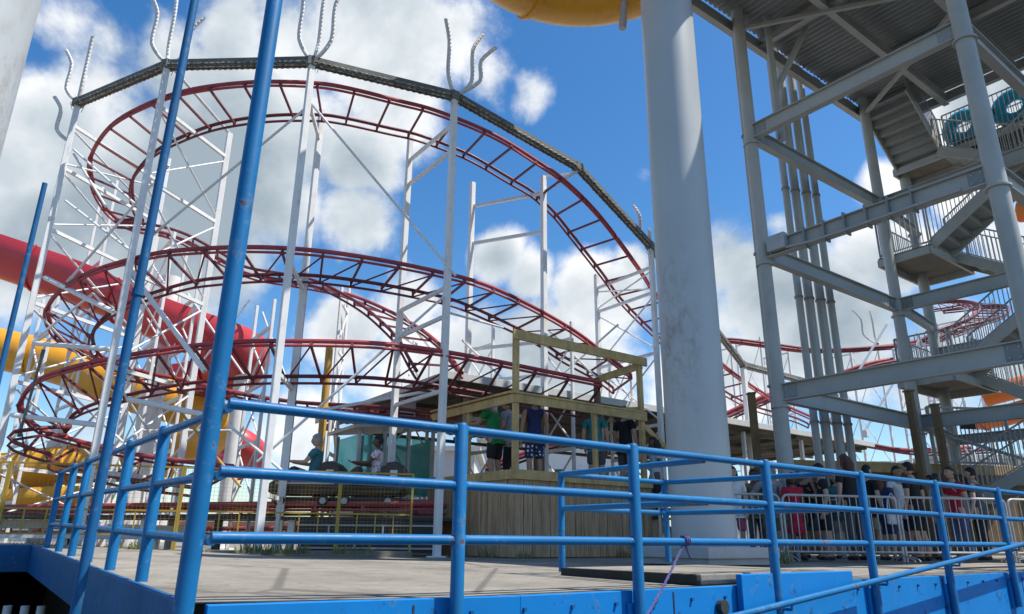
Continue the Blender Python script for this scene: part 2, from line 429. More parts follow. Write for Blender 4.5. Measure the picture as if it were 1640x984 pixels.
def wnoise(scale, detail, rough, off=(0, 0, 0), dist=0.0):
    mp = nt.nodes.new('ShaderNodeMapping'); mp.inputs['Location'].default_value = off
    nt.links.new(gen, mp.inputs[0])
    n = nt.nodes.new('ShaderNodeTexNoise'); n.inputs['Scale'].default_value = scale; n.inputs['Detail'].default_value = detail
    n.inputs['Roughness'].default_value = rough; n.inputs['Distortion'].default_value = dist
    nt.links.new(mp.outputs[0], n.inputs['Vector']); return n.outputs['Fac']
nA = wnoise(5.2, 13, 0.585, (3, 1, 2), 0.2)
so_ = sd * -0.030
nB = wnoise(5.2, 13, 0.585, (3 - so_.x, 1 - so_.y, 2 - so_.z), 0.2)
big = wnoise(3.4, 5, 0.5, (7, 3, 1))
dens = wmath('ADD', field, wmath('MULTIPLY', wmath('SUBTRACT', nA, 0.5), 1.8))
mr = nt.nodes.new('ShaderNodeMapRange'); mr.interpolation_type = 'SMOOTHSTEP'
mr.inputs[1].default_value = 0.34; mr.inputs[2].default_value = 0.74; nt.links.new(dens, mr.inputs[0])
cover = mr.outputs[0]
# self-shading of the cloud from the density difference towards the sun, thick parts greyer below
lit = wmath('ADD', wmath('MULTIPLY', wmath('SUBTRACT', nA, nB), 1.7), wmath('ADD', wmath('MULTIPLY', wmath('SUBTRACT', big, 0.5), 2.4), 0.54))
thick = nt.nodes.new('ShaderNodeMapRange'); thick.inputs[1].default_value = 0.62; thick.inputs[2].default_value = 1.35
thick.inputs[3].default_value = 0.0; thick.inputs[4].default_value = 0.62; nt.links.new(dens, thick.inputs[0])
lit = wmath('SUBTRACT', lit, thick.outputs[0], True)
cr = nt.nodes.new('ShaderNodeValToRGB'); nt.links.new(lit, cr.inputs[0])
e = cr.color_ramp.elements; e[0].position = 0.0; e[0].color = (1.3, 1.6, 1.85, 1)
e[1].position = 0.85; e[1].color = (3.7, 3.75, 3.8, 1)
el = e.new(0.4); el.color = (2.25, 2.5, 2.7, 1)
mx = nt.nodes.new('ShaderNodeMix'); mx.data_type = 'RGBA'
nt.links.new(cover, mx.inputs[0]); 
hs = nt.nodes.new('ShaderNodeHueSaturation'); hs.inputs['Saturation'].default_value = 1.32; hs.inputs['Value'].default_value = 0.62
nt.links.new(sky.outputs[0], hs.inputs['Color']); nt.links.new(hs.outputs[0], mx.inputs[6]); nt.links.new(cr.outputs[0], mx.inputs[7])
nt.links.new(mx.outputs[2], bg.inputs[0])

sc.view_settings.view_transform = 'Standard'; sc.view_settings.look = 'None'
sc.view_settings.gamma = 1; sc.view_settings.exposure = 0.95; sc.view_settings.use_curve_mapping = False
sc.cycles.max_bounces = 8; sc.cycles.use_denoising = True

# ------------------------------------------------------------------ ground
def gz(u, v):
    return 0.02 * max(0, min(v, 9)) * max(0, min(1, 1 - u / 4)) * max(0, min(1, (30 - v) / 16)) - 0.045 * max(0, min(1, 1 - (v - .1) / 6)) * max(0, min(1, .35 + u / 2))

def grid_patch(name, us, vs, mat, dz=0.0):
    verts = []; faces = []
    for v in vs:
        for u in us:
            p = G(u, v, gz(u, v) + dz); verts.append(p)
    n = len(us)
    for j in range(len(vs) - 1):
        for i in range(n - 1):
            faces.append((j * n + i, j * n + i + 1, (j + 1) * n + i + 1, (j + 1) * n + i))
    b = MB(); b.add(verts, faces)
    o = b.build(name, mat); tag(o, kind='structure'); return o
us = [-0.05 + 0.5 * i for i in range(12)] + [8, 12, 20, 40, 80, 160, 400]
vs = [0.08 + 0.6 * i for i in range(16)] + [12, 16, 22, 30, 60, 150, 500]
grid_patch('plaza_ground', us, vs, M['concrete'])
grid_patch('far_ground', [-400, -160, -60, -30, -15, -8, -4, -2, -0.05], [8.6, 9.7, 12, 16, 22, 30, 60, 150, 500], M['concrete'])
b = MB(); b.add([V3((-300, -60, -1.5)), V3((300, -60, -1.5)), V3((300, 300, -1.5)), V3((-300, 300, -1.5))], [(0, 1, 2, 3)])
tag(b.build('lower_ground', M['asphalt']), kind='structure')

# blue edge beams of the raised plaza
b = MB()
def fbeam(p, q, th, top, bot, mb):
    a = p.copy(); a.z = 0; c = q.copy(); c.z = 0
    d = (c - a).normalized(); n = V3((d.y, -d.x, 0))
    vs = []
    for (pt, pz) in ((p, p.z), (q, q.z)):
        for k in (0, 1):
            for zz in (bot, top):
                vs.append(V3((pt.x, pt.y, pz + zz)) + n * (th * k))
    mb.add(vs, [(0, 1, 5, 4), (2, 6, 7, 3), (1, 3, 7, 5), (0, 4, 6, 2), (0, 2, 3, 1), (4, 5, 7, 6)])
t = thing('edge_beam', 'bright blue painted steel edge along the front of the concrete plaza', 'edge beam', G(0, 0))
b = MB(); fbeam(G(0.02, 0.08, -.02), G(2.0, 0.08, -.045), 0.05, 0.0, -0.52, b); fbeam(G(2.0, 0.08, -.045), G(16, 0.08, -.045), 0.05, 0.0, -0.52, b); b.build('front_panel', M['fascia'], t, bevel=0.006)
b = MB()
us_l, us_r = 4.28, 6.05
fbeam(G(us_l, 0.02), G(us_r, 0.02), 0.06, 0.045, -0.50, b); b.build('raised_panel', M['fascia'], t, bevel=0.008)
b = MB()
for u in (1.46, 3.05, 4.78, 6.46, 8.16, 9.98):
    b = MB(); b.box(G(u, 0.012, -0.30), (0.15, 0.03, 0.34), (U, W, V3((0, 0, 1)))); b.build('post_bracket', M['fascia'], t, bevel=0.005)
b = MB(); b.tube([G(4.05, 0.02, -0.20), G(4.05, -0.03, -0.20)], 0.055, 14); b.build('drain_pipe', M['dark'], t)
t = thing('edge_beam', 'blue edge beam painted in its shaded tone along the left side of the plaza, rusty at the joints', 'edge beam', G(0, 0))
b = MB(); fbeam(G(-0.05, 8.6, gz(-.05, 8.6)), G(-0.05, 0.10, gz(-.05, .1)), 0.07, 0.012, -0.34, b); b.build('side_panel', M['blue_shaded'], t, bevel=0.006)
b = MB(); fbeam(G(-7.5, 8.52, gz(-.05, 8.6)), G(-0.12, 8.52, gz(-.05, 8.6)), 0.08, 0.012, -0.34, b); b.build('end_panel', M['blue_shaded'], t, bevel=0.006)
t = bpy.data.objects['edge_beam']
for k in range(26):
    b = MB(); c = G(0.35 + .42 * k, 0.03, -0.13); b.tube([c, c - W * .02], .014, 8); b.build('bolt', M['blue_shaded'], t)
for k in range(5):
    b = MB(); b.box(G(1.2 + 2.3 * k, .028, -.3), (.012, .006, .46), (U, W, V3((0, 0, 1)))); b.build('panel_seam', M['dark'], t)
def joint(p, q, nm='plaza_joint'):
    b = MB(); n = 12; d = (q - p).normalized(); sd_ = V3((d.y, -d.x, 0)) * .009; vs = []
    for k in range(n + 1):
        c = p.lerp(q, k / n); c.z = 0; uv = c - O; c.z = gz(uv.dot(U), uv.dot(W)) + .004; vs += [c + sd_, c - sd_]
    b.add(vs, [(2 * k, 2 * k + 2, 2 * k + 3, 2 * k + 1) for k in range(n)]); tag(b.build(nm, M['rubber']), kind='structure')
joint(G(.05, 4.8), G(12, 4.8))
for u in (4.6,): joint(G(u, 1.95 if u > 3 else .2), G(u, 8.4))
# dark walls standing in for the shaded void under the plaza edge
t = thing('void_shade_wall', 'dark wall standing in for the deep shade under the plaza, behind the blue edge', 'wall', G(0.6, 1))
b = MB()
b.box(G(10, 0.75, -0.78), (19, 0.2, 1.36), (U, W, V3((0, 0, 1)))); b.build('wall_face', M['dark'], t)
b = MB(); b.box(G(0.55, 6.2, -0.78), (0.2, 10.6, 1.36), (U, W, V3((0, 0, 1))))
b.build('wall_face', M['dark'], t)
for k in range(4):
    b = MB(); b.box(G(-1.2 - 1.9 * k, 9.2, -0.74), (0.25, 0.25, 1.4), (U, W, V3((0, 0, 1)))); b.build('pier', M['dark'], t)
# bits of pale pipework standing in the opening under the plaza
for k, px in enumerate((12, 40, 66)):
    b = MB(); c = at(px, 975, 9.9); c.z = -1.5
    b.tube([c, c + V3((0, 0, .95))], 0.05, 12)
    b.tube([c + V3((-.10, 0, .72)), c + V3((.11, .0, .72))], 0.035, 10)
    tag(b.build('water_pipe', M['bld_w'], smooth=True), 'pale tee pipe standing in the dark opening under the plaza', 'pipe', 'pale pipes under the plaza')

# raised concrete slab with a dark front edge inside the inner railing
u0_, v0_ = 3.98, 1.84
b = MB()
b.poly([G(u0_, 0.14), G(6.05, 0.14), G(6.05, v0_), G(u0_, v0_)], -0.04, 0.045)
o = tag(b.build('raised_slab', M['concrete'], bevel=0.01), kind='structure')
b = MB(); b.box(G(u0_ - 0.03, 1.0, 0.0), (0.05, 1.72, 0.085), (U, W, V3((0, 0, 1))))
tag(b.build('slab_kerb', M['rubber'], bevel=0.01), kind='structure')

# ------------------------------------------------------------------ railings
RZ = (0.30, 0.63, 0.985)
def railing(label, posts, rails, pr=0.043, rr=0.030, mat='blue', group=None):
    t = thing('safety_railing', label, 'railing', posts[0][0], group)
    for (p, q) in posts:
        b = MB(); b.tube([p, q - V3((0, 0, .02)), q], [pr, pr, pr * 0.75], 14); b.build('post', M[mat], t, smooth=True)
    for pts in rails:
        b = MB(); b.tube(pts, rr, 12); b.build('rail', M[mat], t, smooth=True)
        for p in pts[1:-1] if len(pts) > 2 else []:
            d = (V3(pts[-1]) - V3(pts[0])).normalized()
            b = MB(); b.tube([p + d * (k * pr * .35) for k in (-4, -3.4, -2.2, 2.2, 3.4, 4)], [rr * f for f in (.98, 1.08, 1.2, 1.2, 1.08, .98)], 12); b.build('weld_collar', M[mat], t, smooth=True)
    return t
fu = [1.46, 3.05, 4.78, 6.46, 8.16, 9.98, 11.8]
posts = [(G(u, -0.035, -0.45), G(u, -0.035, 1.025)) for u in fu]
rails = [[G(-0.02, -0.02, z)] + [G(u, -0.02, z) for u in fu] + [G(14, -0.02, z)] for z in RZ]
railing('blue three rail railing along the front edge of the plaza', posts, rails)
lv = [1.57, 2.82, 4.05, 5.25, 6.45, 7.85]
posts = [(G(0, v, gz(0, v) - 0.06), G(0, v, 1.03 + gz(0, v))) for v in lv]
rails = [[G(0.0, v, z + gz(0, v)) for v in [0.03] + lv] for z in RZ]
railing('blue three rail railing down the left side of the plaza', posts, rails, pr=0.040, rr=0.026)
c0 = G(3.98, 1.9); 
posts = [(c0 + V3((0, 0, 0)), c0 + V3((0, 0, 1.0))), (G(5.6, 1.9, 0.08), G(5.6, 1.9, 1.0))]
rails = []
for z in (0.62, 0.97):
    rails.append([G(3.98, 1.9, z), G(3.98, 0.02, z)])
    rails.append([G(3.98, 1.9, z), G(5.6, 1.9, z)])
    rails.append([G(5.6, 1.9, z), G(5.95, 0.02, z)])
railing('low blue two rail railing around the raised slab before the big column', posts, rails, pr=0.035, rr=0.028)

# ramp with its own sloping handrail in the foreground
t = thing('ramp', 'blue ramp edge with sloping handrail across the lower right foreground', 'ramp', G(3, -0.3, -1.5))
def rampz(u): return -0.36 + 0.092 * (u - 2.85)
b = MB(); b.tube([G(u, -0.16, rampz(u)) for u in (2.2, 5, 8, 11, 14)], 0.028, 12); b.build('handrail', M['blue'], t, smooth=True)
b = MB(); b.bar(G(2.2, -0.75, -1.00), G(15, -0.75, -0.46), 0.10, 0.22); b.build('kerb', M['blue_shaded'], t, bevel=0.01)
b = MB()
vs = [G(2.2, -0.70, -1.02), G(15, -0.70, -0.48), G(15, 0.0, -0.48), G(2.2, 0.0, -1.02)]
vs += [p - V3((0, 0, 0.1)) for p in vs]
b.add(vs, [(0, 1, 2, 3), (7, 6, 5, 4), (0, 4, 5, 1), (2, 6, 7, 3)]); b.build('deck_plate', M['dark'], t)
for u in fu[2:]:
    b = MB(); b.tube([G(u, -0.06, rampz(u) - 0.06), G(u, -0.16, rampz(u) - 0.06), G(u, -0.16, rampz(u))], 0.014, 6); b.build('handrail_bracket', M['blue'], t)

# tall blue poles
def pole(label, p0, p1, r, mat='blue', cat='pole', knobs=()):
    t = thing('tall_pole', label, cat, p0)
    b = MB(); b.tube([p0, p1], r, 18); b.build('shaft', M[mat], t, smooth=True)
    b = MB(); d = (V3(p1) - V3(p0)).normalized(); b.tube([V3(p0), V3(p0) + d * 0.02], r * 1.9, 16); b.build('base_plate', M[mat], t)
    if knobs:
        for k in knobs:
            b = MB(); q = V3(p0) + d * k; b.tube([q, q + d * 0.05], r * 1.25, 14); b.build('collar', M[mat], t)
    return t
pb = at(292, 984, 3.78); pt_ = at(440, 0, 3.78)
pb2 = V3((pb.x, 3.78, -0.15)); pole('thick bright blue pole at the near corner of the plaza railing', pb2, pt_ + (pt_ - pb2) * 0.4, 0.050)
a1 = at(120, 984, 4.6); a2 = at(312, 0, 4.6)
a1 = a1 + (a1 - a2) * 0.2
pole('shaded dark blue pole standing left of the thick blue pole', a1, a2 + (a2 - a1) * 0.3, 0.030, 'blue_shaded', knobs=(2.9,))
a2 = at(72, 294, 5.4); a1 = V3((a2.x, 5.4, -1.5)); pole('short thin blue pole with a free top end at the far left', a1, a2, 0.020, 'blue_shaded', knobs=(1.5,))

# rope tied to the railing
p, q = G(3.62, -0.02, 0.31), G(2.75, -0.14, -0.42)
b = MB(); pts = []
for k in range(61):
    t_ = k / 60; c = p.lerp(q, t_) - V3((0, 0, 0.05 * sin(pi * t_)))
    pts.append(c)
for s_i in (0, 1):
    b.tube([c + (U * cos(k * 1.3 + pi * s_i) + V3((0, 0, 1)) * sin(k * 1.3 + pi * s_i)) * 0.006 for k, c in enumerate(pts)], 0.007, 5)
o = b.build('rope', M['rope'], smooth=True); tag(o, 'purple braided rope tied to the lower front rail', 'rope')
b = MB()
for s_i in range(3):
    ang = [2 * pi * k / 14 for k in range(15)]
    b.tube([p + U * (-0.02 + 0.02 * s_i) + (W * cos(a) + V3((0, 0, 1)) * sin(a)) * 0.037 for a in ang], 0.008, 5)
b.tube([p + V3((0, 0, -.04)), p + U * 0.05 + V3((0, 0, -.13))], 0.009, 5)
ROOT[o.name] = V3(o.location); b.build('knot', M['rope'], o, smooth=True)

# ------------------------------------------------------------------ big white column on its pad
CXY = V3((2.86, 11.0, 0))
t = thing('support_column', 'massive pale grey round steel column with a rusty patch, holding up the yellow slide', 'column', CXY)
b = MB(); b.lathe(CXY, [(0.47, 0.24), (0.47, 12.0), (0.0, 12.0)], 48); b.build('shaft', M['column'], t, smooth=True)
b = MB(); b.lathe(CXY, [(0.0, 0.27), (0.62, 0.27), (0.62, 0.235), (0.0, 0.235)], 32); b.build('base_flange', M['column'], t)
for k in range(12):
    a = 2 * pi * k / 12 + .2; b = MB(); c = CXY + V3((0.545 * cos(a), 0.545 * sin(a), 0.27))
    b.tube([c, c + V3((0, 0, .05))], 0.022, 6); b.build('anchor_bolt', M['galv'], t)
b = MB(); b.box(CXY + V3((0, 0, 0.16)), (1.62, 1.4, 0.15), (U, W, V3((0, 0, 1)))); b.build('pad', M['pad'], t, bevel=0.015)
b = MB(); b.box(CXY + V3((0, 0, 0.042)), (1.50, 1.28, 0.08), (U, W, V3((0, 0, 1)))); b.build('plinth', M['pad'], t)

# the round yellow slide basin overhead
sc_c = at(985, -70, 10.6)
t = thing('water_slide', 'yellow curved water slide overhead carried by the pale column', 'slide', sc_c)
ring = V3((1.62, 10.9, 12.2)); b = MB()
R_ = 2.45
pts = [ring + V3((R_ * cos(a), R_ * 0.95 * sin(a), 0.10 * cos(a))) for a in [radians(-60 + 300 * k / 40) for k in range(41)]]
b.tube(pts, 0.72, 20); b.build('slide_tube', M['slide_y'], t, smooth=True)
for k in range(0, 41, 8):
    b = MB(); i = min(max(k, 1), 39); d = (pts[i + 1] - pts[i - 1]).normalized(); b.tube([pts[i] - d * .04, pts[i] + d * .04], 0.775, 20)
    b.build('joint_flange', M['slide_y'], t, smooth=True)
b = MB(); b.tube([at(997, 46, 12.9), at(1003, -60, 12.7)], 0.085, 12); b.build('drain_pipe', M['galv'], t, smooth=True)
b = MB(); b.bar(CXY + V3((0, 0, 11.9)), ring + V3((0.6, 1.2, 0)), 0.18, 0.3); b.build('support_arm', M['column'], t)

# pale column at the top left corner
cl = at(50, 0, 5.2); 
t = thing('support_column', 'pale concrete coloured column cut off by the top left corner', 'column', (cl.x - .6, 5.2, -1.5))
b = MB(); c = V3((cl.x - 0.42, 5.2, 0)); b.lathe(c, [(0.40, -1.5), (0.40, 9), (0, 9)], 40); b.build('shaft', M['column'], t, smooth=True)
b = MB(); b.lathe(c, [(0.0, -1.44), (0.6, -1.44), (0.6, -1.5), (0.0, -1.5)], 24); b.build('base_flange', M['column'], t)
# ------------------------------------------------------------------ roller coaster track
def track(name, label, pts, bank=None, gauge=1.0, side=1, r_near=0.046, step=0.15, tie_every=5, mats=('red', 'red_shaded'), diag=True, spine=0.16, group=None, ties=True):
    """pts: 3-D points of the outer (near) rail; the inner rail lies to the given side of travel."""
    path = crom(pts, step); n = len(path)
    bank = bank if bank is not None else 10
    outer = path; inner = []; frames = []
    for i in range(n):
        t = (path[min(i + 2, n - 1)] - path[max(i - 2, 0)]).normalized()
        h = V3((-t.y, t.x, 0)).normalized() * side
        bk = radians(bank(i / (n - 1)) if callable(bank) else bank)
        lat = h * cos(bk) - V3((0, 0, 1)) * sin(bk)
        nrm = (h * sin(bk) + V3((0, 0, 1)) * cos(bk))
        inner.append(path[i] + lat * gauge); frames.append((t, lat, nrm))
    t = thing(name, label, 'roller coaster track', path[0], group)
    b = MB(); b.tube(outer, r_near, 8); b.build('rail', M[mats[0]], t, smooth=True)
    b = MB(); b.tube([p - f[2] * 0.11 for p, f in zip(outer, frames)], r_near * .6, 6); b.build('rail', M[mats[0]], t, smooth=True)
    b = MB(); b.tube(inner, r_near * 0.85, 8); b.build('rail', M[mats[1]], t, smooth=True)
    b = MB(); b.tube([p - f[2] * spine + f[1] * 0.02 for p, f in zip(inner, frames)], r_near * .6, 6); b.build('rail', M[mats[1]], t, smooth=True)
    idx = list(range(0, n, tie_every))
    for j, i in enumerate(idx):
        p, q = outer[i], inner[i]; tt, la, no = frames[i]
        b = MB()
        b.bar(p - no * 0.11, q - no * (spine * .6), 0.042, 0.042, no)
        b.bar(q + no * .02, q - no * spine, 0.04, 0.04, tt)
        b.bar(p, p - no * .13, 0.06, 0.05, tt)
        b.build('cross_tie', M[mats[1]], t)
    if diag:
        for j in range(len(idx) - 1):
            i, k = idx[j], idx[j + 1]
            b = MB(); b.tube([outer[i] - frames[i][2] * 0.11, inner[k] - frames[k][2] * spine], 0.018, 5)
            b.build('brace', M[mats[1]], t)
    return outer, inner, t

Z = lambda L: [onz(*p) for p in L]
top_pts = Z([(1300, 668, 4.3), (1240, 640, 4.9), (1165, 590, 5.6), (1100, 525, 6.4), (1050, 470, 6.95), (1020, 425, 7.35), (960, 345, 8.05), (905, 290, 8.6),
    (860, 258, 8.9), (790, 215, 9.15), (700, 178, 9.3), (640, 162, 9.3), (560, 142, 9.3), (500, 133, 9.3), (400, 132, 9.3), (300, 145, 9.25), (230, 170, 9.2),
    (180, 200, 9.1), (150, 240, 9.0), (145, 270, 8.85), (155, 310, 8.7), (180, 345, 8.55), (215, 365, 8.4), (270, 375, 8.1), (330, 405, 7.7),
    (400, 440, 7.2), (480, 455, 6.9), (560, 472, 6.5), (640, 507, 5.6), (700, 548, 4.6), (740, 598, 3.6)])
top_o, top_i, _ = track('coaster_track', 'topmost red coaster track, the big loop under the bulb lined beams', top_pts,
    bank=lambda s: 4 + 14 * math.exp(-((s - .62) / .12) ** 2), side=-1, diag=False)
l2_pts = Z([(1010, 600, 4.2), (960, 560, 4.75), (920, 530, 5.05), (860, 495, 5.35), (780, 457, 5.55), (700, 435, 5.6), (600, 415, 5.6), (500, 401, 5.6), (400, 396, 5.6),
    (300, 400, 5.6), (240, 408, 5.55), (160, 430, 5.4), (110, 455, 5.25), (80, 485, 5.0), (78, 510, 4.85), (95, 540, 4.7), (130, 560, 4.6), (175, 580, 4.45),
    (240, 598, 4.2), (300, 610, 4.0), (360, 625, 3.7), (480, 645, 3.4), (640, 655, 3.2), (740, 665, 3.0)])
track('coaster_track', 'middle level red coaster track curving round below the top loop', l2_pts, bank=lambda s: 8 + 16 * math.exp(-((s - .55) / .15) ** 2), side=-1)
l3_pts = Z([(960, 612, 3.5), (850, 590, 3.65), (760, 572, 3.75), (660, 556, 3.78), (560, 548, 3.8), (400, 547, 3.8), (300, 555, 3.75), (200, 570, 3.6), (110, 590, 3.45), (60, 610, 3.3),
    (35, 640, 2.95), (40, 665, 2.65), (70, 690, 2.35), (120, 705, 2.2), (180, 720, 2.0), (260, 735, 1.8), (380, 748, 1.6)])
track('coaster_track', 'lowest curving red coaster track, bright red upper rail with steep diagonals', l3_pts, bank=26, side=-1, gauge=1.05)
st = [V3((-13.5, 15.0, 0.80)), V3((-9.5, 14.4, 0.84)), V3((-5.5, 14.0, 0.90)), V3((-2.9, 13.9, 0.93)), V3((-1.2, 13.9, 0.95))]
track('coaster_track', 'straight red station track at ground level carrying the two coaster cars', st, bank=0, side=1, gauge=0.9, r_near=0.05, tie_every=6, mats=('red', 'red'), diag=False)
st2 = [V3((-16, 18.5, 0.55)), V3((-10, 16.9, 0.50)), V3((-5.5, 16.3, 0.5)), V3((-2.8, 16.2, 0.62))]
track('coaster_track', 'low red return track just behind the station track', st2, bank=0, side=1, gauge=0.9, tie_every=6, mats=('red', 'red'), diag=True)

# distant coaster of the same ride, to the right behind the grey tower
def far_pts(L, Y): return [at(x, y, yy if yy else Y) for x, y, yy in L]
far_specs = [
    ('far red coaster track running level behind the bundle of grey pipes', [(1090, 552, 38), (1150, 545, 38), (1215, 552, 38), (1300, 562, 38), (1400, 556, 38), (1470, 545, 40), (1530, 522, 42), (1562, 498, 46), (1530, 482, 52), (1470, 490, 56)], -1),
    ('far red coaster track dipping below the level far track', [(1290, 625, 36), (1340, 600, 36), (1400, 580, 36), (1450, 574, 37), (1500, 580, 40), (1560, 600, 44)], -1),
    ('far red coaster loop seen between the grey tower columns on the right', [(1478, 545, 34), (1500, 530, 34), (1540, 515, 34.5), (1565, 502, 36), (1568, 488, 38.5), (1540, 482, 41), (1500, 484, 42)], -1),
    ('small far red track low down beside the canopy roof', [(1150, 668, 34), (1200, 645, 34), (1250, 628, 34), (1330, 640, 34), (1400, 672, 35)], -1),
    ('small red track climbing behind the people on the timber booth', [(780, 745, 27), (850, 722, 27), (920, 700, 27), (985, 690, 27.5), (1030, 702, 28)], -1),
    ('faint red track seen low through the canopy posts', [(1155, 702, 36), (1230, 694, 36), (1330, 702, 36), (1440, 720, 37), (1560, 716, 38)], -1)]
for lab, L, sd_ in far_specs:
    track('coaster_track', lab, far_pts(L, 38), bank=12, side=sd_, gauge=1.3, r_near=0.08, step=0.5, tie_every=2, mats=('red_shaded', 'red_shaded') if 'loop' in lab else ('red', 'red_shaded'), diag=True)

# ------------------------------------------------------------------ supports
def xbrace(t, a0, a1, b0, b1, r=0.022):
    for p, q in ((a0, b1), (a1, b0)):
        b = MB(); b.tube([p, q], r, 6); b.build('brace', M['white'], t, smooth=True)

def bead(b, line, pitch, r):
    pp = crom(line, pitch / 4); b.tube(pp, [(r if i % 4 == 2 else (.62 * r if i % 2 else .007)) for i in range(len(pp))], 7)

def bulb_arm(t, base, dx, h, n=1):
    """curved pipe with rows of bulbs, rising from the top of a support"""
    d = V3(dx); up = V3((0, 0, 1)); L = d.length
    pts = []
    for k in range(15):
        s = k / 14
        out = sin(min(1, s * 1.6) * pi / 2) * (1 - 0.22 * max(0, sin((s - .35) * pi / .65)) if s > .35 else 1)
        pts.append(base + d * out * (1.0 + (0.28 * ((s - .8) / .2) if s > .8 else 0)) + up * h * (s ** 1.35))
    b = MB(); b.tube(pts, 0.043, 8); o = b.build('light_arm', M['pipe_arm'], t, smooth=True)
    b = MB(); bead(b, [p + V3((0.032, -0.036, -0.01)) for p in pts[3:]], 0.1, 0.026); b.build('bulb_row', M['bulb'], o, smooth=True)
    return pts

def tower(label, near, far, ztop_near=None, levels=(8.9, 6.9, 5.0, 3.1, 1.2), arms=None, r=0.065, name='coaster_support', zbase=0.0, rail_bars=True, brace=True, arms2=0):
    n = V3(near); f = V3(far)
    t = thing(name, label, 'coaster support', (n.x, n.y, zbase))
    for p in (n, f):
        b = MB(); b.bar((p.x, p.y, zbase), p, r * 1.9, r * 1.9, (U.x, U.y, 0)); b.build('leg', M['white'], t, bevel=0.012)
        b = MB(); b.box((p.x, p.y, zbase + .012), (.34, .34, .022)); b.build('foot_plate', M['white'], t)
    lv = [z for z in levels if z < min(n.z, f.z) + .1]
    N = lambda z: V3((n.x, n.y, z)); Fp = lambda z: V3((f.x, f.y, z))
    for z in lv:
        b = MB(); b.bar(N(z), Fp(z), 0.06, 0.075); b.build('cross_bar', M['white'], t)
    if brace:
        for a, c in zip(lv[:-1], lv[1:]):
            xbrace(t, N(a - .1), N(c + .1), Fp(a - .1), Fp(c + .1))
    if f.z < n.z - .2:
        b = MB(); b.tube([f, N(f.z + 0.45)], 0.035, 6); b.build('brace', M['white'], t, smooth=True)
    if arms:
        top = n + V3((0, 0, 0.05))
        b = MB(); b.ball(top, 0.075, 8, 6); b.lathe(top, [(0.09, -0.05), (0.09, 0.02), (0.02, 0.05)], 10); b.build('arm_hub', M['beam'], t, smooth=True)
        for dx, h in arms: bulb_arm(t, top, dx, h)
        if arms2:
            for dx, h in (((-.45, 0, 0), 1.15), ((-.18, .3, 0), 1.25)): bulb_arm(t, top - V3((0, 0, arms2)), dx, h)
        for a in range(3):
            b = MB(); c = top + V3((0.10 * cos(a * 2.1), 0.10 * sin(a * 2.1), -0.05))
            b.tube([c, c + V3((0.06 * cos(a * 2.1), 0.06 * sin(a * 2.1), -0.10)), c + V3((0.02, 0, -0.26))], 0.006, 5)
            b.build('cable', M['dark'], t)
    return t

L1 = at(125, 165, 14.3); L2 = at(268, 105, 12.9); L3 = at(500, 100, 12.35); L4 = at(728, 155, 13.4); L6 = at(1042, 395, 17.3)
tower('white lattice coaster support at the far left under the sloping bulb beam', L1, at(270, 255, 17.2), arms=[((-.52, .1, 0), 1.5), ((.10, -.15, 0), 1.65), ((-.22, .35, 0), 1.0)], arms2=1.05, levels=(9.3, 8.2, 6.7, 5.0, 3.3, 1.6, .5))
tower('white lattice coaster support rising beside the shaded dark blue pole', L2, at(368, 215, 15.0), arms=[((-.48, -.1, 0), 1.75), ((-.12, .1, 0), 1.9), ((.42, .1, 0), 1.3)], levels=(8.9, 7.2, 5.2, 3.3, 1.4))
tower('slim white coaster support right of the thick blue pole with a tall bulb trident', L3, at(516, 175, 13.9), arms=[((-.42, 0, 0), 2.1), ((.03, .25, 0), 2.2), ((.44, 0, 0), 1.95)], levels=(8.75, 5.2, 3.1, 1.0), brace=False)
tower('white coaster support with a bulb trident above the corner of the canopy roof', L4, at(658, 215, 15.0), arms=[((-.20, -.1, 0), 1.9), ((.44, .25, 0), 1.85), ((.70, -.1, 0), 1.15)], levels=(8.85, 8.2, 5.1, 4.5, 3.0), brace=False)
tower('white coaster support with a level top bar in front of the blue sky gap', at(870, 283, 16.0), at(757, 293, 16.8), levels=(8.55, 7.5, 4.7, 3.9, 3.0, 1.5), brace=False)
tower('white coaster support with crossing braces just left of the big column', L6, at(955, 440, 19.0), arms=[((-.28, .2, 0), 1.25), ((0, .1, 0), .5)], levels=(7.1, 6.4, 4.8, 3.0, 1.2), r=.06)
# lower supports that only carry the middle and low tracks
low_specs = [((915, 515, 16.4), (868, 508, 17.2), 'short white support under the falling middle track behind the timber frame'),
    ((1010, 575, 18.2), (975, 565, 19.0), 'short white support nearest the big column under the middle track'),
    ((440, 480, 15.6), (412, 490, 16.8), 'thin white support carrying the middle track right of the thick blue pole'),
    ((548, 458, 17.6), (560, 455, 18.6), 'thin white support under the curving back track, alone against the cloud'),
    ((280, 372, 16.8), (255, 365, 18.5), 'white support inside the left loops behind the dark blue pole'),
    ((325, 405, 17.5), (300, 400, 18.6), 'white support of the back track beside the white slide post'),
    ((188, 290, 18.5), (165, 300, 19.5), 'white support at the back of the left loop, half hidden by the red slide'),
    ((95, 470, 16.2), (70, 480, 17.2), 'short white support at the far left edge of the middle loop'),
    ((790, 515, 17.0), (750, 520, 17.8), 'short white support over the canopy roof under the middle track'),
    ((645, 470, 16.2), (690, 560, 18.0), 'white support over the cars carrying the falling back track')]
for p, q, lab in low_specs:
    tower(lab, at(*p), at(*q), levels=(7.6, 6.2, 4.9, 3.6, 2.3, 1.0), r=0.038)
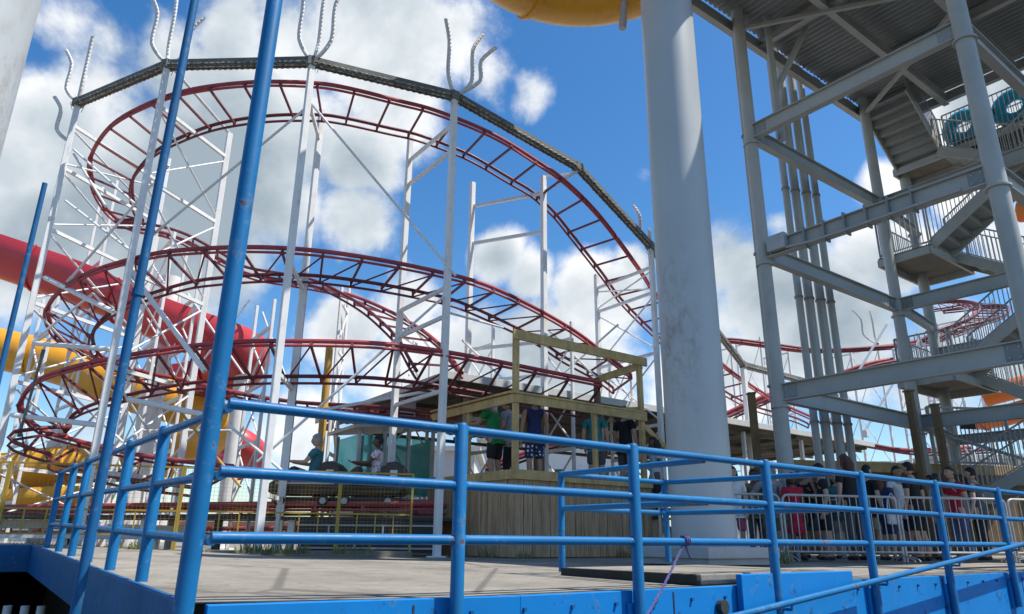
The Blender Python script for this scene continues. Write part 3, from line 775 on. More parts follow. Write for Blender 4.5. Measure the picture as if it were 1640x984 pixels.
# supports of the distant track
for k, (x, y, Y, lab) in enumerate([(1170, 552, 38.6, 'far thin white support left of the near grey tower column'), (1217, 540, 38.8, 'far thin white support just left of the grey corner column'),
    (1262, 560, 38.8, 'far thin white support between the grey corner column and the pipe bundle'), (1362, 562, 38.8, 'far thin white support right of the pipe bundle'),
    (1405, 552, 38.8, 'far thin white support where the two far tracks meet'), (1520, 520, 35.2, 'far white support of the far loop at right'), (1550, 505, 36.8, 'far white support right behind the far loop'),
    (1590, 480, 40.5, 'tall thin far support at the right end of the far tracks'), (1480, 545, 35.0, 'far white support at the foot of the far loop')]):
    a = at(x, y, Y); tower(lab, a, a + W * 1.6 + V3((0, 0, -.1)), levels=(a.z - .2, a.z * .66, a.z * .36, 1.0), r=0.055, arms=[((-.9, 0, 0), 2.0), ((0, .2, 0), 2.0)] if k == 4 else None)
for k, (x, y, Y, x2, lab) in enumerate([(1330, 640, 33, 1420, 'long white far strut leaning up to the right across the pipes'), (1385, 660, 33, 1475, 'second long white far strut leaning beside the first')]):
    a = at(x, y + 30, Y); c = at(x2, y - 120, Y)
    t = thing('far_strut', lab, 'strut', a)
    b = MB(); b.tube([a, c], 0.055, 8); b.build('shaft', M['white'], t, smooth=True)
    b = MB(); b.tube([a - V3((0, 0, .3)), a], 0.16, 8); b.build('foot', M['white'], t)

# ------------------------------------------------------------------ bulb-lined beams on the support tops
def bulb_beam(label, a, b_, w=0.14, h=0.15):
    a, b_ = V3(a), V3(b_)
    t = thing('bulb_beam', label, 'light beam', a)
    m = MB(); m.bar(a, b_, w, h); m.build('beam', M['beam'], t)
    d = (b_ - a); L = d.length; d.normalize(); sdv = d.cross(V3((0, 0, 1))).normalized(); up = sdv.cross(d)
    for off in (sdv * (w / 2 + .014) - up * .03, sdv * -(w / 2 + .014) - up * .03, up * -(h / 2 + .014) + sdv * .045, up * -(h / 2 + .014) - sdv * .045):
        m = MB(); bead(m, [a + off, a.lerp(b_, .5) + off, b_ + off], 0.13, 0.024); m.build('bulb_row', M['bulb_old'], t, smooth=True)
    for s_ in (-1, 1): m = MB(); m.bar(a + up * (h / 2 + .012) + sdv * s_ * .06, b_ + up * (h / 2 + .012) + sdv * s_ * .06, 0.02, 0.025); m.build('flange', M['beam'], t)
    for q in (a, b_):
        m = MB(); m.box(q, (0.18, 0.18, 0.20), (d, sdv, up)); m.build('joint_box', M['beam'], t)
P925 = at(925, 268, 15.4)
bulb_beam('sloping dark bulb lined beam at the far left, lowest end on the leftmost support', L1, L2)
bulb_beam('level dark bulb lined beam crossing behind the thick blue pole', L2, L3)
bulb_beam('dark bulb lined beam sloping down from the trident right of the thick blue pole', L3, L4)
bulb_beam('bulb lined beam above the pink descending track', L4, P925)
bulb_beam('steep bulb lined beam falling to the support beside the big column', P925, L6)
P1165 = at(1190, 585, 22.5); P1290 = at(1292, 612, 26)
bulb_beam('dark bulb lined beam falling behind the big column', L6, P1165)
bulb_beam('low dark bulb lined beam between the big column and the grey tower', P1165, P1290)
t = thing('beam_post', 'thin white post under the joint of the bulb beams right of the big column', 'post', (P1165.x, P1165.y, 0))
b = MB(); b.bar((P1165.x, P1165.y, 0), P1165, .14, .14); b.build('shaft', M['white'], t)
b = MB(); b.box((P1165.x, P1165.y, 0.015), (.34, .34, .03)); b.build('foot_plate', M['white'], t)
t = thing('beam_bracket', 'white bracket arm propping the bulb beam joint above the descending track', 'bracket', at(870, 283, 16.0))
b = MB(); b.bar(at(870, 283, 16.0), at(912, 279, 16.0), .05); b.build('arm', M['white'], t)
b = MB(); b.bar(at(870, 308, 16.0), P925 - V3((0, 0, .1)), .05); b.build('brace', M['white'], t)

# loose bracing struts between the supports
struts = [((500, 168, 12.4), (730, 442, 13.4), 'long thin white stay falling right from the trident support'), ((492, 172, 12.4), (250, 372, 13.0), 'long thin white stay falling left behind the thick blue pole'),
    ((710, 476, 13.3), (412, 740, 12.9), 'long white stay crossing the lowest track down to the left'), ((118, 240, 14.2), (222, 332, 14.0), 'upper white stay between the two left supports'),
    ((118, 247, 14.2), (170, 332, 14.3), 'steep white stay below the top of the leftmost support'), ((105, 322, 14.1), (213, 405, 13.4), 'white stay crossing behind the dark blue pole'),
    ((270, 265, 13), (108, 452, 14), 'white stay rising right to the dark blue pole support'), ((212, 440, 13), (328, 595, 12.8), 'stout white stay crossing the red slide'),
    ((72, 445, 14.0), (182, 500, 13.4), 'stout white pipe at the left of the middle loop'), ((55, 550, 14.0), (178, 560, 13.4), 'level white pipe left of the dark blue pole'),
    ((205, 640, 13.0), (330, 665, 12.9), 'white pipe below the lowest loop behind the left railing'), ((20, 665, 14.1), (165, 682, 13.2), 'level white pipe low at the far left'),
    ((60, 540, 14.1), (150, 470, 14.0), 'short white stay left of the middle loop'), ((30, 700, 13.9), (70, 560, 13.9), 'thin dark stay at the far left edge'),
    ((365, 680, 13.0), (470, 770, 12.9), 'white stay beneath the lowest track near the first car'), ((715, 500, 13.4), (805, 525, 14.5), 'thin white bar right of the canopy corner support'),
    ((150, 470, 17.5), (250, 590, 17.5), 'thin white tie inside the left loops, upper'), ((250, 470, 17.5), (140, 600, 17.5), 'thin white tie crossing inside the left loops'),
    ((300, 470, 17), (390, 600, 17), 'thin white tie left of the thick blue pole behind the tracks'), ((300, 610, 17), (400, 480, 17), 'thin white tie rising right across the thick blue pole'),
    ((100, 620, 15.5), (210, 720, 15.5), 'thin white tie low inside the lowest loop'), ((215, 600, 15.5), (90, 730, 15.5), 'thin white tie crossing low inside the lowest loop'),
    ((230, 690, 15), (370, 690, 15), 'level thin white tie behind the left railing'), ((250, 760, 15), (360, 640, 15), 'thin white tie rising behind the thick blue pole foot'),
    ((420, 500, 16.5), (470, 640, 16.5), 'thin white tie right of the thick blue pole'), ((740, 545, 16.5), (840, 640, 16.5), 'thin white tie behind the timber frame'),
    ((900, 600, 17), (990, 520, 17), 'thin white tie rising above the timber frame'), ((880, 530, 17), (960, 610, 17), 'thin white tie falling above the timber frame'),
    ((285, 655, 13.2), (385, 780, 13.2), 'thin ochre stay behind the front railing post')]
for a, c, lab in struts:
    p, q = at(*a), at(*c); t = thing('bracing_strut', lab, 'strut', p)
    r = 0.05 if ('stout' in lab or 'pipe' in lab) else 0.026
    mt = 'orange_pole' if 'ochre' in lab else ('beam' if 'dark stay' in lab else 'white')
    b = MB(); b.tube([p, q], r, 8); b.build('rod', M[mt], t, smooth=True)
    d = (q - p).normalized()
    for e_, s_ in ((p, 1), (q, -1)): b = MB(); b.bar(e_, e_ + d * (s_ * .16), r * 2.6, 0.02); b.build('end_plate', M[mt], t)
# painted poles
for (x, y, Y, r, mt, lab) in [(490, 440, 14.6, .07, 'rust_pole', 'rusty brown pole with peeling ochre paint behind the first car'), (528, 556, 15.5, .085, 'orange_pole', 'ochre painted pole behind the rider of the first car')]:
    p = at(x, y, Y); t = thing('painted_pole', lab, 'pole', (p.x, Y, 0))
    b = MB(); b.tube([(p.x, Y, 0), p], r, 12); b.build('shaft', M[mt], t, smooth=True)
    b = MB(); b.tube([(p.x, Y, 0), (p.x, Y, .04)], r * 2, 10); b.build('base_plate', M[mt], t)

# slide posts (stout white columns behind the coaster)
for (x, y, Y, r, lab) in [(275, 445, 19.0, .26, 'stout white slide post behind the left loops'), (240, 640, 19.5, .25, 'stout white slide post left of the first, cut by the yellow slide'), (388, 600, 19.5, .20, 'stout white slide post below the red slide bend'), (95, 690, 19, .22, 'pale slide post under the low yellow slide')]:
    p = at(x, y, Y); t = thing('slide_post', lab, 'post', (p.x, Y, 0))
    b = MB(); b.tube([(p.x, Y, 0), p], r, 20); b.build('shaft', M['white'], t, smooth=True)
    b = MB(); b.tube([(p.x, Y, 0), (p.x, Y, .05)], r * 1.7, 16); b.build('base_plate', M['white'], t)

# ------------------------------------------------------------------ water slides at the left
def slide(label, L, r, mat, open_top=True, name='water_slide', flange=8, arc=190):
    path = crom([at(*p) for p in L], 0.35); n = len(path)
    t = thing(name, label, 'slide', path[0])
    def shell(a0, a1, th, i0=0, i1=n):
        b = MB(); m = 16; vs = []; fs = []
        for i in range(i0, i1):
            d = (path[min(i + 1, n - 1)] - path[max(i - 1, 0)]).normalized()
            h = V3((-d.y, d.x, 0)).normalized(); up = d.cross(h) * (1 if d.cross(h).z > 0 else -1)
            for rr in (r, r - th):
                for k in range(m + 1):
                    a = radians(a0 + (a1 - a0) * k / m)
                    vs.append(path[i] + h * (cos(a) * rr) + up * (sin(a) * rr))
        w = 2 * (m + 1)
        for i in range(i1 - i0 - 1):
            o0, o1 = i * w, (i + 1) * w
            for k in range(m):
                fs.append((o0 + k, o1 + k, o1 + k + 1, o0 + k + 1))
                fs.append((o0 + m + 1 + k, o0 + m + 2 + k, o1 + m + 2 + k, o1 + m + 1 + k))
            fs.append((o0, o0 + m + 1, o1 + m + 1, o1)); fs.append((o0 + m, o1 + m, o1 + 2 * m + 1, o0 + 2 * m + 1))
        for o0 in (0, (i1 - i0 - 1) * w):
            for k in range(m): fs.append((o0 + k, o0 + k + 1, o0 + m + 2 + k, o0 + m + 1 + k))
        b.add(vs, fs); return b
    half = (360 - arc) / 2
    shell(90 + half, 450 - half, 0.05).build('trough', mat, t, smooth=True)
    for i in range(flange // 2, n - 1, flange):
        d = (path[i + 1] - path[i - 1]).normalized(); h = V3((-d.y, d.x, 0)).normalized(); up = d.cross(h) * (1 if d.cross(h).z > 0 else -1)
        b = MB(); b.tube([path[i] + h * (cos(radians(a)) * (r + .03)) + up * (sin(radians(a)) * (r + .03)) for a in [90 + half + (360 - 2 * half) * k / 20 for k in range(21)]], 0.035, 6)
        b.build('joint_flange', mat, t, smooth=True)
    return t
slide('long red water slide tube descending from the left edge to a bend behind the loops', [(-120, 345, 19), (-40, 385, 19), (60, 420, 19), (160, 455, 19), (250, 495, 18.8), (320, 525, 18.8), (375, 552, 19.2), (385, 582, 20.4), (335, 602, 21.4), (260, 612, 22)], 0.80, M['slide_r'], arc=225)
slide('yellow water slide tube descending from the left edge under the red slide', [(-140, 520, 21), (-60, 545, 21), (40, 568, 21), (120, 590, 21), (200, 622, 20.8), (290, 648, 21), (340, 672, 21.8), (335, 700, 22.8), (280, 712, 23.4)], 0.62, M['slide_y'], arc=330)
slide('low yellow slide trough behind the fence at the far left', [(-160, 765, 18.6), (-40, 762, 18.6), (60, 750, 18.6), (140, 742, 18.8), (215, 742, 19.5), (270, 752, 20.5)], 0.5, M['slide_y'], arc=320)
slide('second yellow slide run-out below the low trough', [(-120, 800, 17.6), (0, 798, 17.6), (90, 792, 17.8), (160, 790, 18.4)], 0.35, M['slide_y'], arc=240)
slide('small red slide bend below the yellow slide behind the big blue pole', [(300, 668, 24), (340, 690, 24), (385, 712, 24), (405, 735, 25), (360, 745, 26)], 0.55, M['slide_r'], arc=300)
slide('orange water slide trough far behind the right edge of the grey tower', [(1780, 630, 24), (1700, 640, 24), (1640, 652, 24.5), (1600, 664, 25), (1550, 670, 26)], 0.45, M['slide_o'], arc=230)
slide('orange slide tube peeking above the lowest tower beam at the right edge', [(1740, 606, 27), (1660, 614, 27), (1610, 626, 27.5), (1565, 638, 28)], 0.42, M['slide_o'], arc=300)
slide('red slide end at the far right edge beyond the stairs', [(1720, 318, 24), (1660, 335, 24), (1625, 338, 24.5)], 0.45, M['slide_o'], arc=300)

# ------------------------------------------------------------------ yellow mesh fence
fa, fb = V3((-9.3, 11.4, 0)), V3((-1.75, 13.35, 0)); nP = 6
for k in range(nP):
    p = fa.lerp(fb, k / nP); q = fa.lerp(fb, (k + 1) / nP); d = (q - p).normalized(); q2 = q - d * .03
    lab = ['leftmost panel of the yellow mesh fence behind the left railing', 'yellow mesh fence panel behind the dark blue pole', 'yellow mesh fence panel behind the second left railing post',
           'yellow mesh fence panel behind the thick blue pole', 'yellow mesh fence panel in front of the first coaster car', 'yellow mesh fence panel beside the timber booth in front of the second car'][k]
    t = thing('mesh_fence', lab, 'fence', (p.x, p.y, 0.1), 'panels of the yellow mesh fence')
    zt, z0, zm = 1.45, 0.34, 0.72
    for e_ in (p, q2): b = MB(); b.bar(V3((e_.x, e_.y, 0.10)), V3((e_.x, e_.y, zt)), 0.035, 0.035, d); b.build('fence_post', M['yellow'], t)
    for z in (zt - .02, z0, zm):
        b = MB(); b.bar(V3((p.x, p.y, z)) + d * .02, V3((q2.x, q2.y, z)) - d * .02, 0.03, 0.03); b.build('fence_rail', M['yellow'], t)
    b = MB()
    L = (q2 - p).length; s_ = 0.05
    while s_ < L - .02:
        e_ = p + d * s_; b.bar(V3((e_.x, e_.y, z0)), V3((e_.x, e_.y, zt - .03)), 0.0025, 0.0025, d); s_ += 0.065
    z = z0 + .06
    while z < zt - .04:
        b.bar(V3((p.x, p.y, z)) + d * .02, V3((q2.x, q2.y, z)) - d * .02, 0.0025, 0.0025); z += 0.065
    b.build('wire_mesh', M['yellow'], t)
    for s_ in (0.25, .5, .75): e_ = p.lerp(q2, s_); b = MB(); b.bar(V3((e_.x, e_.y, z0)), V3((e_.x, e_.y, zm)), 0.022, 0.022, d); b.build('picket', M['yellow'], t)
# low concrete step carrying the fence
b = MB(); d = (fb - fa).normalized(); n_ = V3((d.y, -d.x, 0))
b.poly([fa + n_ * .12 - d * 4, fb + n_ * .12, fb - n_ * .6, fa - n_ * .6 - d * 4], -0.02, 0.10)
b.build('fence_plinth', M['concrete']); o = bpy.data.objects['fence_plinth']; tag(o, 'low concrete strip that carries the yellow mesh fence', 'plinth'); 
# station platform, its underside coloured dark for the shadow below it
t = thing('station_platform', 'platform frame under the station track, coloured dark for the shade there', 'platform', (-5, 14.4, 0))
b = MB(); b.box((-6.2, 14.6, 0.66), (10.5, 1.5, 0.06)); b.build('deck_plate', M['dark'], t)
for k in range(8): b = MB(); b.box((-11 + 1.38 * k, 14.0, 0.31), (0.12, 0.12, 0.62)); b.build('leg', M['white' if k % 2 else 'dark'], t)
b = MB(); b.box((-2.6, 13.82, 0.34), (2.6, 0.05, 0.55)); b.build('shade_panel', M['dark'], t)  # dark panel stands in for the shaded void under the track
b = MB()
for z in (0.14, 0.34, 0.54): b.bar((-3.9, 13.78, z), (-1.3, 13.78, z), .03)
for k in range(6): b.bar((-3.85 + .5 * k, 13.775, .14 + .2 * (k % 2)), (-3.85 + .5 * k, 13.775, .34 + .2 * (k % 2)), .03, .03)
b.build('grid_bar', M['galv'], t)
# white track-side boards and rails on the left
for k, (x0, x1, y, Y, h, mt, lab) in enumerate([(-60, 150, 838, 14.2, .16, 'white', 'long white guard rail low at the far left'), (-60, 260, 858, 13.6, .08, 'bld_w', 'thin white rail just above the blue end beam'), (170, 330, 846, 14.0, .14, 'white', 'white guard rail behind the left railing posts')]):
    p, q = at(x0, y, Y), at(x1, y + 3, Y + .5); t = thing('guard_rail', lab, 'guard rail', (p.x, p.y, 0))
    b = MB(); b.bar(p, q, .06, h); b.build('beam', M[mt], t, bevel=.01)
    for s_ in (0.05, .5, .95): e_ = p.lerp(q, s_); b = MB(); b.bar((e_.x, e_.y + .06, 0), (e_.x, e_.y + .06, e_.z), .06); b.build('post', M[mt], t)

# ------------------------------------------------------------------ coaster cars
def make_car(label, x, Y=14.35, z=1.00, flip=1):
    t = thing('coaster_car', label, 'coaster car', (x, Y, z), 'coaster cars on the station track')
    L, wd = 1.30, 0.82
    # profile in x-z, nose to the left
    prof = [(-0.74, 0.16), (-0.70, 0.24), (-0.50, 0.36), (-0.28, 0.50), (-0.20, 0.52), (-0.16, 0.30), (0.20, 0.27), (0.30, 0.58), (0.50, 0.60), (0.62, 0.50), (0.66, 0.16), (0.55, 0.08), (-0.62, 0.08)]
    b = MB(); vs = []; n = len(prof)
    for s_ in (-1, 1):
        for (px_, pz_) in prof:
            taper = 1 - 0.25 * max(0, (-px_ - .25)) / .5
            vs.append(V3((x + px_ * 1.04, Y + s_ * wd / 2 * taper, z + pz_ * 1.22)))
    fs = [tuple(range(n)), tuple(range(2 * n - 1, n - 1, -1))] + [(i, n + i, n + (i + 1) % n, (i + 1) % n) for i in range(n)]
    b.add(vs, fs); b.build('body', M['car'], t, bevel=0.035)
    b = MB(); b.box((x + .02, Y - wd / 2 - .012, z + .30), (1.12, .02, .035)); b.build('trim_strip', M['galv'], t, bevel=.006)
    b = MB(); b.box((x + .04, Y, z + .30), (.36, .62, .08)); b.build('seat', M['cushion'], t, bevel=.03)
    b = MB(); b.box((x + .27, Y, z + .48), (.08, .62, .36), (V3((.97, 0, .22)), V3((0, 1, 0)), V3((-.22, 0, .97)))); b.build('backrest', M['cushion'], t, bevel=.03)
    b = MB(); b.tube([(x - .02, Y - .3, z + .46), (x - .14, Y - .3, z + .56), (x - .14, Y + .3, z + .56), (x - .02, Y + .3, z + .46)], .018, 8); b.build('lap_bar', M['galv'], t, smooth=True)
    b = MB(); b.box((x - .02, Y, z + .01), (1.25, .5, .10)); b.box((x + .70, Y, z + .02), (.16, .12, .06)); b.build('chassis', M['dark'], t, bevel=.015)
    for wx in (-.42, .40):
        for s_ in (-1, 1):
            b = MB(); c = V3((x + wx, Y + s_ * .45, z - .02)); b.tube([c - V3((0, .04, 0)), c + V3((0, .04, 0))], .105, 18); w = b.build('wheel', M['rubber'], t, smooth=True)
            b = MB(); b.tube([c - V3((0, .046, 0)), c + V3((0, .046, 0))], .06, 14); b.build('hub', M['galv'], w, smooth=True)
    b = MB(); b.box((x + .47, Y - wd / 2 - .006, z + .50), (.14, .012, .12)); b.build('number_plate', M['bld_w'], t, bevel=.004)
    return t
cx1, cx2 = at(497, 770, 14.35).x, at(597, 770, 14.35).x
make_car('front dark brown coaster car with a grey haired rider in a teal shirt', cx1)
make_car('rear dark brown coaster car with a rider in a white patterned shirt', cx2)

# ------------------------------------------------------------------ glass control cabin behind the cars
t = thing('control_cabin', 'small glazed cabin with green tinted panes behind the coaster cars', 'cabin', at(640, 770, 16.0))
cl_, cr_ = at(576, 700, 15.6), at(694, 690, 16.6)
d = V3((cr_.x - cl_.x, cr_.y - cl_.y, 0)); Lc = d.length; d.normalize(); nb = V3((-d.y, d.x, 0)); base = V3((cl_.x, cl_.y, 0.8))
b = MB()
for s_ in (0, .33, .66, 1.0):
    for k in (0, 1):
        b = MB(); p = base + d * (Lc * s_) + nb * (1.3 * k); b.bar(p, p + V3((0, 0, 1.75 + .25 * s_)), .07, .07, d); b.build('mullion', M['galv'], t)
for k, s_ in enumerate((0, .33, .66)):
    p = base + d * (Lc * (s_ + .02) + .03); q = base + d * (Lc * (s_ + .31)); 
    b = MB(); b.box((p + q) / 2 + V3((0, 0, 1.05)), ((q - p).length, .012, 1.25), (d, nb, V3((0, 0, 1)))); b.build('pane', M['glass'], t)
for k in (0, 1):
    b = MB(); c = base + d * (Lc * k) + nb * .65 + V3((0, 0, 1.05)); b.box(c, (.012, 1.15, 1.25), (d, nb, V3((0, 0, 1)))); b.build('pane', M['glass'], t)
b = MB(); b.box(base + d * (Lc / 2) + nb * .65 + V3((0, 0, .15)), (Lc, 1.25, .42), (d, nb, V3((0, 0, 1)))); b.build('base_panel', M['galv'], t, bevel=.02)
b = MB(); vs = [base - d * .2 - nb * .15 + V3((0, 0, 1.78)), base + d * (Lc + .2) - nb * .15 + V3((0, 0, 2.06)), base + d * (Lc + .2) + nb * 1.5 + V3((0, 0, 2.06)), base - d * .2 + nb * 1.5 + V3((0, 0, 1.78))]
vs += [v + V3((0, 0, .07)) for v in vs]; b.add(vs, [(3, 2, 1, 0), (4, 5, 6, 7), (0, 1, 5, 4), (1, 2, 6, 5), (2, 3, 7, 6), (3, 0, 4, 7)]); b.build('roof', M['galv'], t)

# ------------------------------------------------------------------ timber booth
B0 = V3((0.07, 13.0, 0)); 
def BG(u, v, z=0): return B0 + U * u + W * v + V3((0, 0, z))
t = thing('timber_booth', 'raised timber booth with plywood siding and an open stick frame', 'booth', B0)
AX = (U, W, V3((0, 0, 1)))
lu, lw = 3.85, 3.0
def plank_wall(p, ax_d, ax_n, L, z0, z1, name='siding_panel', pw=0.205):
    k = 0; s_ = 0
    b = MB()
    while s_ < L - 0.02:
        w_ = min(pw, L - s_); c = p + ax_d * (s_ + w_ / 2) + V3((0, 0, (z0 + z1) / 2))
        off = 0.004 * ((k * 7) % 3)
        b.box(c - ax_n * (0.015 - off), (w_ - .012, .03, z1 - z0 - .004 * (k % 3)), (ax_d, ax_n, V3((0, 0, 1))))
        s_ += w_; k += 1
    b.box(p + ax_d * (L / 2) - ax_n * .045 + V3((0, 0, (z0 + z1) / 2)), (L - .01, .02, z1 - z0 - .02), (ax_d, ax_n, V3((0, 0, 1))))
    b.build(name, M['siding'], t)
plank_wall(BG(0, 0), U, -W, lu, 0.02, 1.40)
plank_wall(BG(0, 0.0), W, -U, lw, 0.02, 1.40)
b = MB(); b.box(BG(lu / 2, lw / 2 + .02, 1.225), (lu - .02, lw - .04, .06), AX); b.build('floor_deck', M['wood'], t)
for (c, s_) in ((BG(lu / 2, -.035, 1.425), (lu + .12, .045, .17)), (BG(-.035, lw / 2, 1.425), (.045, lw, .17))):
    b = MB(); b.box(c, s_, AX); b.build('rim_board', M['wood'], t, bevel=.006)
pw = .095
def post(u, v, z0, z1, w=pw, mt='wood'):
    b = MB(); b.box(BG(u, v, (z0 + z1) / 2), (w, w, z1 - z0), AX); b.build('post', M[mt], t, bevel=.006)
post(.06, .06, 1.47, 4.06, .10); post(.06, lw - .3, 1.47, 2.72); post(.06, 1.6, 1.47, 2.72, .08)
post(3.42, .06, 1.47, 3.98, .10); post(2.05, .06, 1.47, 2.72, .085); post(3.0, .95, 1.47, 3.75, .11, 'wood_old')
post(1.3, .9, 1.47, 2.7, .16, 'wood_old')
def beam(a, c, w, h, mt='wood'):
    b = MB(); b.bar(a, c, w, h); b.build('beam', M[mt], t, bevel=.006)
beam(BG(-.05, .0, 4.02), BG(3.60, -.0, 4.02), .05, .19)
beam(BG(3.45, .0, 3.94), BG(3.02, .95, 3.72), .05, .16); beam(BG(3.46, .05, 2.98), BG(3.02, .95, 3.0), .05, .12)
beam(BG(.0, -.01, 2.80), BG(3.5, -.01, 2.80), .05, .16); beam(BG(-.0, .0, 2.80), BG(-.02, lw, 2.80), .05, .16)
beam(BG(-.06, .0, 2.90), BG(3.5, .03, 2.90), .14, .04); beam(BG(.0, .0, 2.92), BG(-.02, lw, 2.92), .14, .04)
# stair at the right end of the booth
for k in range(7): b = MB(); b.box(BG(lu + .15 + .27 * k, .5, 1.35 - .19 * k), (.28, .9, .04), AX); b.build('stair_tread', M['wood'], t)
for v in (.03, .97):
    b = MB(); b.bar(BG(lu + .02, v, 1.36), BG(lu + 2.0, v, .02), .045, .24); b.build('stringer', M['wood'], t)
    b = MB(); b.bar(BG(3.47, v, 2.62), BG(lu + 1.9, v, 1.15), .045, .11); b.build('handrail', M['wood'], t)

# ------------------------------------------------------------------ station canopy
R0 = onz(710, 598, 3.6)
def RG(u, v, z=0): return V3((R0.x, R0.y, 0)) + U * u + W * v + V3((0, 0, z))
t = thing('station_canopy', 'long low sheet metal station canopy with a shaded underside on white posts', 'canopy', (R0.x, R0.y, 0))
LU = 17.4; DV = 6.6
b = MB(); m = 120; vs = []; fs = []
for j, (v, z) in enumerate(((-.1, 3.60), (DV, 3.45))):
    for i in range(m + 1):
        vs.append(RG(LU * i / m, v, z + (.018 if i % 2 else -.018)))
for i in range(m): fs.append((i, i + 1, m + 2 + i, m + 1 + i))
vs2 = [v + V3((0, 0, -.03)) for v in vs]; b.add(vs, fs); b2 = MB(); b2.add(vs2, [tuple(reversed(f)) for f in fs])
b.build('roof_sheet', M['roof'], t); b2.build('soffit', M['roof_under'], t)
b = MB(); b.bar(RG(-.02, -.13, 3.55), RG(LU, -.13, 3.55), .05, .17); b.build('fascia', M['roof'], t, bevel=.008)
b = MB(); b.bar(RG(-.05, -.1, 3.53), RG(-.05, DV, 3.40), .05, .14); b.build('fascia', M['roof'], t, bevel=.008)
for k in range(9):
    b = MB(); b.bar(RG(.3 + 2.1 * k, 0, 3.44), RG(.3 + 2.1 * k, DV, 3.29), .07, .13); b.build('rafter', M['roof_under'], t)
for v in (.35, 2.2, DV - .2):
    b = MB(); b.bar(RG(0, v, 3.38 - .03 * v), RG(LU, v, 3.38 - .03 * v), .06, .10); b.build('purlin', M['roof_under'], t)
for k in range(6):
    for v in (.25, DV - .3):
        b = MB(); b.bar(RG(1.5 + 3.0 * k, v, 0), RG(1.5 + 3.0 * k, v, 3.4), .10, .10, U); b.build('post', M['white'], t)
b = MB(); b.bar(RG(-1.9, 2.6, 2.9), RG(.4, 0.2, 3.4), .06, .06); b.build('brace', M['white'], t)
t2 = thing('sign_panel', 'small blank grey board hanging under the left end of the canopy', 'board', at(652, 640, 16.4))
p = at(652, 648, 16.4); b = MB(); b.box(p, (.42, .04, .62)); b.build('panel', M['roof'], t2, bevel=.01)
for s_ in (-.15, .15): b = MB(); b.bar(p + V3((s_, 0, .3)), p + V3((s_, 0, .55)), .015); b.build('hanger', M['galv'], t2)
# loading dock with timber edge behind the queue
t = thing('loading_dock', 'raised brown timber loading dock behind the queue with a heavy plank edge', 'dock', RG(8, -2, 0))
D0 = V3((6.6, 17.2, 0))
b = MB(); dd = V3((.985, .17, 0)); dn = V3((-.17, .985, 0))
b.box(D0 + dd * 7 + V3((0, 0, 1.0)) + dn * 0, (14, .1, 1.9), (dd, dn, V3((0, 0, 1)))); b.build('board_wall', M['wood_old'], t)
b = MB(); b.box(D0 + dd * 7 + V3((0, 0, 2.05)) - dn * .08, (14, .06, .24), (dd, dn, V3((0, 0, 1)))); b.build('edge_plank', M['wood'], t, bevel=.01)
for k in range(9):
    b = MB(); b.bar(D0 + dd * (1.6 * k) - dn * .12, D0 + dd * (1.6 * k) - dn * .12 + V3((0, 0, 1.9)), .12, .12, dd); b.build('post', M['wood_old'], t)
for (x, y, Y, lab) in [(1203, 632, 17.5, 'brown timber post in front of the canopy right of the big column'), (1455, 628, 16.0, 'tall brown timber post rising from the loading dock'), (1497, 650, 16.6, 'dark brown timber post beside the dock gate')]:
    p = at(x, y, Y); t = thing('timber_post', lab, 'post', (p.x, Y, 0))
    b = MB(); b.bar((p.x, Y, 0), p, .15, .15, U); b.build('shaft', M['wood_old'], t, bevel=.01)
    b = MB(); b.box((p.x, Y, p.z + .02), (.19, .19, .04)); b.build('cap', M['wood_old'], t)

# ------------------------------------------------------------------ background buildings
def house(label, x0, x1, ytop, Y, dep, mat, roof='roof', wins=3, cat='building'):
    p, q = at(x0, ytop, Y), at(x1, ytop, Y); h = p.z
    t = thing('low_building', label, cat, ((p.x + q.x) / 2, Y, 0))
    wdt = q.x - p.x
    b = MB(); b.box(((p.x + q.x) / 2, Y + dep / 2, h / 2), (wdt, dep, h)); b.build('wall', M[mat], t)
    b = MB(); b.box(((p.x + q.x) / 2, Y + dep / 2, h + .1), (wdt + .5, dep + .5, .2)); b.build('roof', M[roof], t)
    for k in range(wins):
        xx = p.x + wdt * (k + .5) / wins
        b = MB(); b.box((xx, Y - .03, h * .6), (wdt / wins * .45, .06, h * .3)); w = b.build('window', M['bld_w'], t)
        b = MB(); b.box((xx, Y - .07, h * .6), (wdt / wins * .38, .03, h * .24)); b.build('pane', M['win'], w)
house('white low building seen behind the glazed cabin', 590, 760, 722, 30, 6, 'bld_w', wins=4)
house('pale building low behind the canopy posts left of the tower', 1140, 1300, 770, 36, 6, 'bld_w', wins=5)
house('brick red building low behind the pipe bundle', 1330, 1470, 745, 40, 6, 'bld_b', wins=5)
house('white building at the right behind the tower gate', 1500, 1680, 735, 38, 6, 'bld_w', wins=5)
house('long pale building far behind the yellow slide at left', -200, 230, 815, 46, 8, 'bld_w', wins=7)
house('white building far behind the timber booth', 770, 1020, 705, 42, 8, 'bld_w', wins=7)
house('pale ochre building behind the lowest loop', 260, 560, 835, 50, 8, 'bld_b', wins=5)
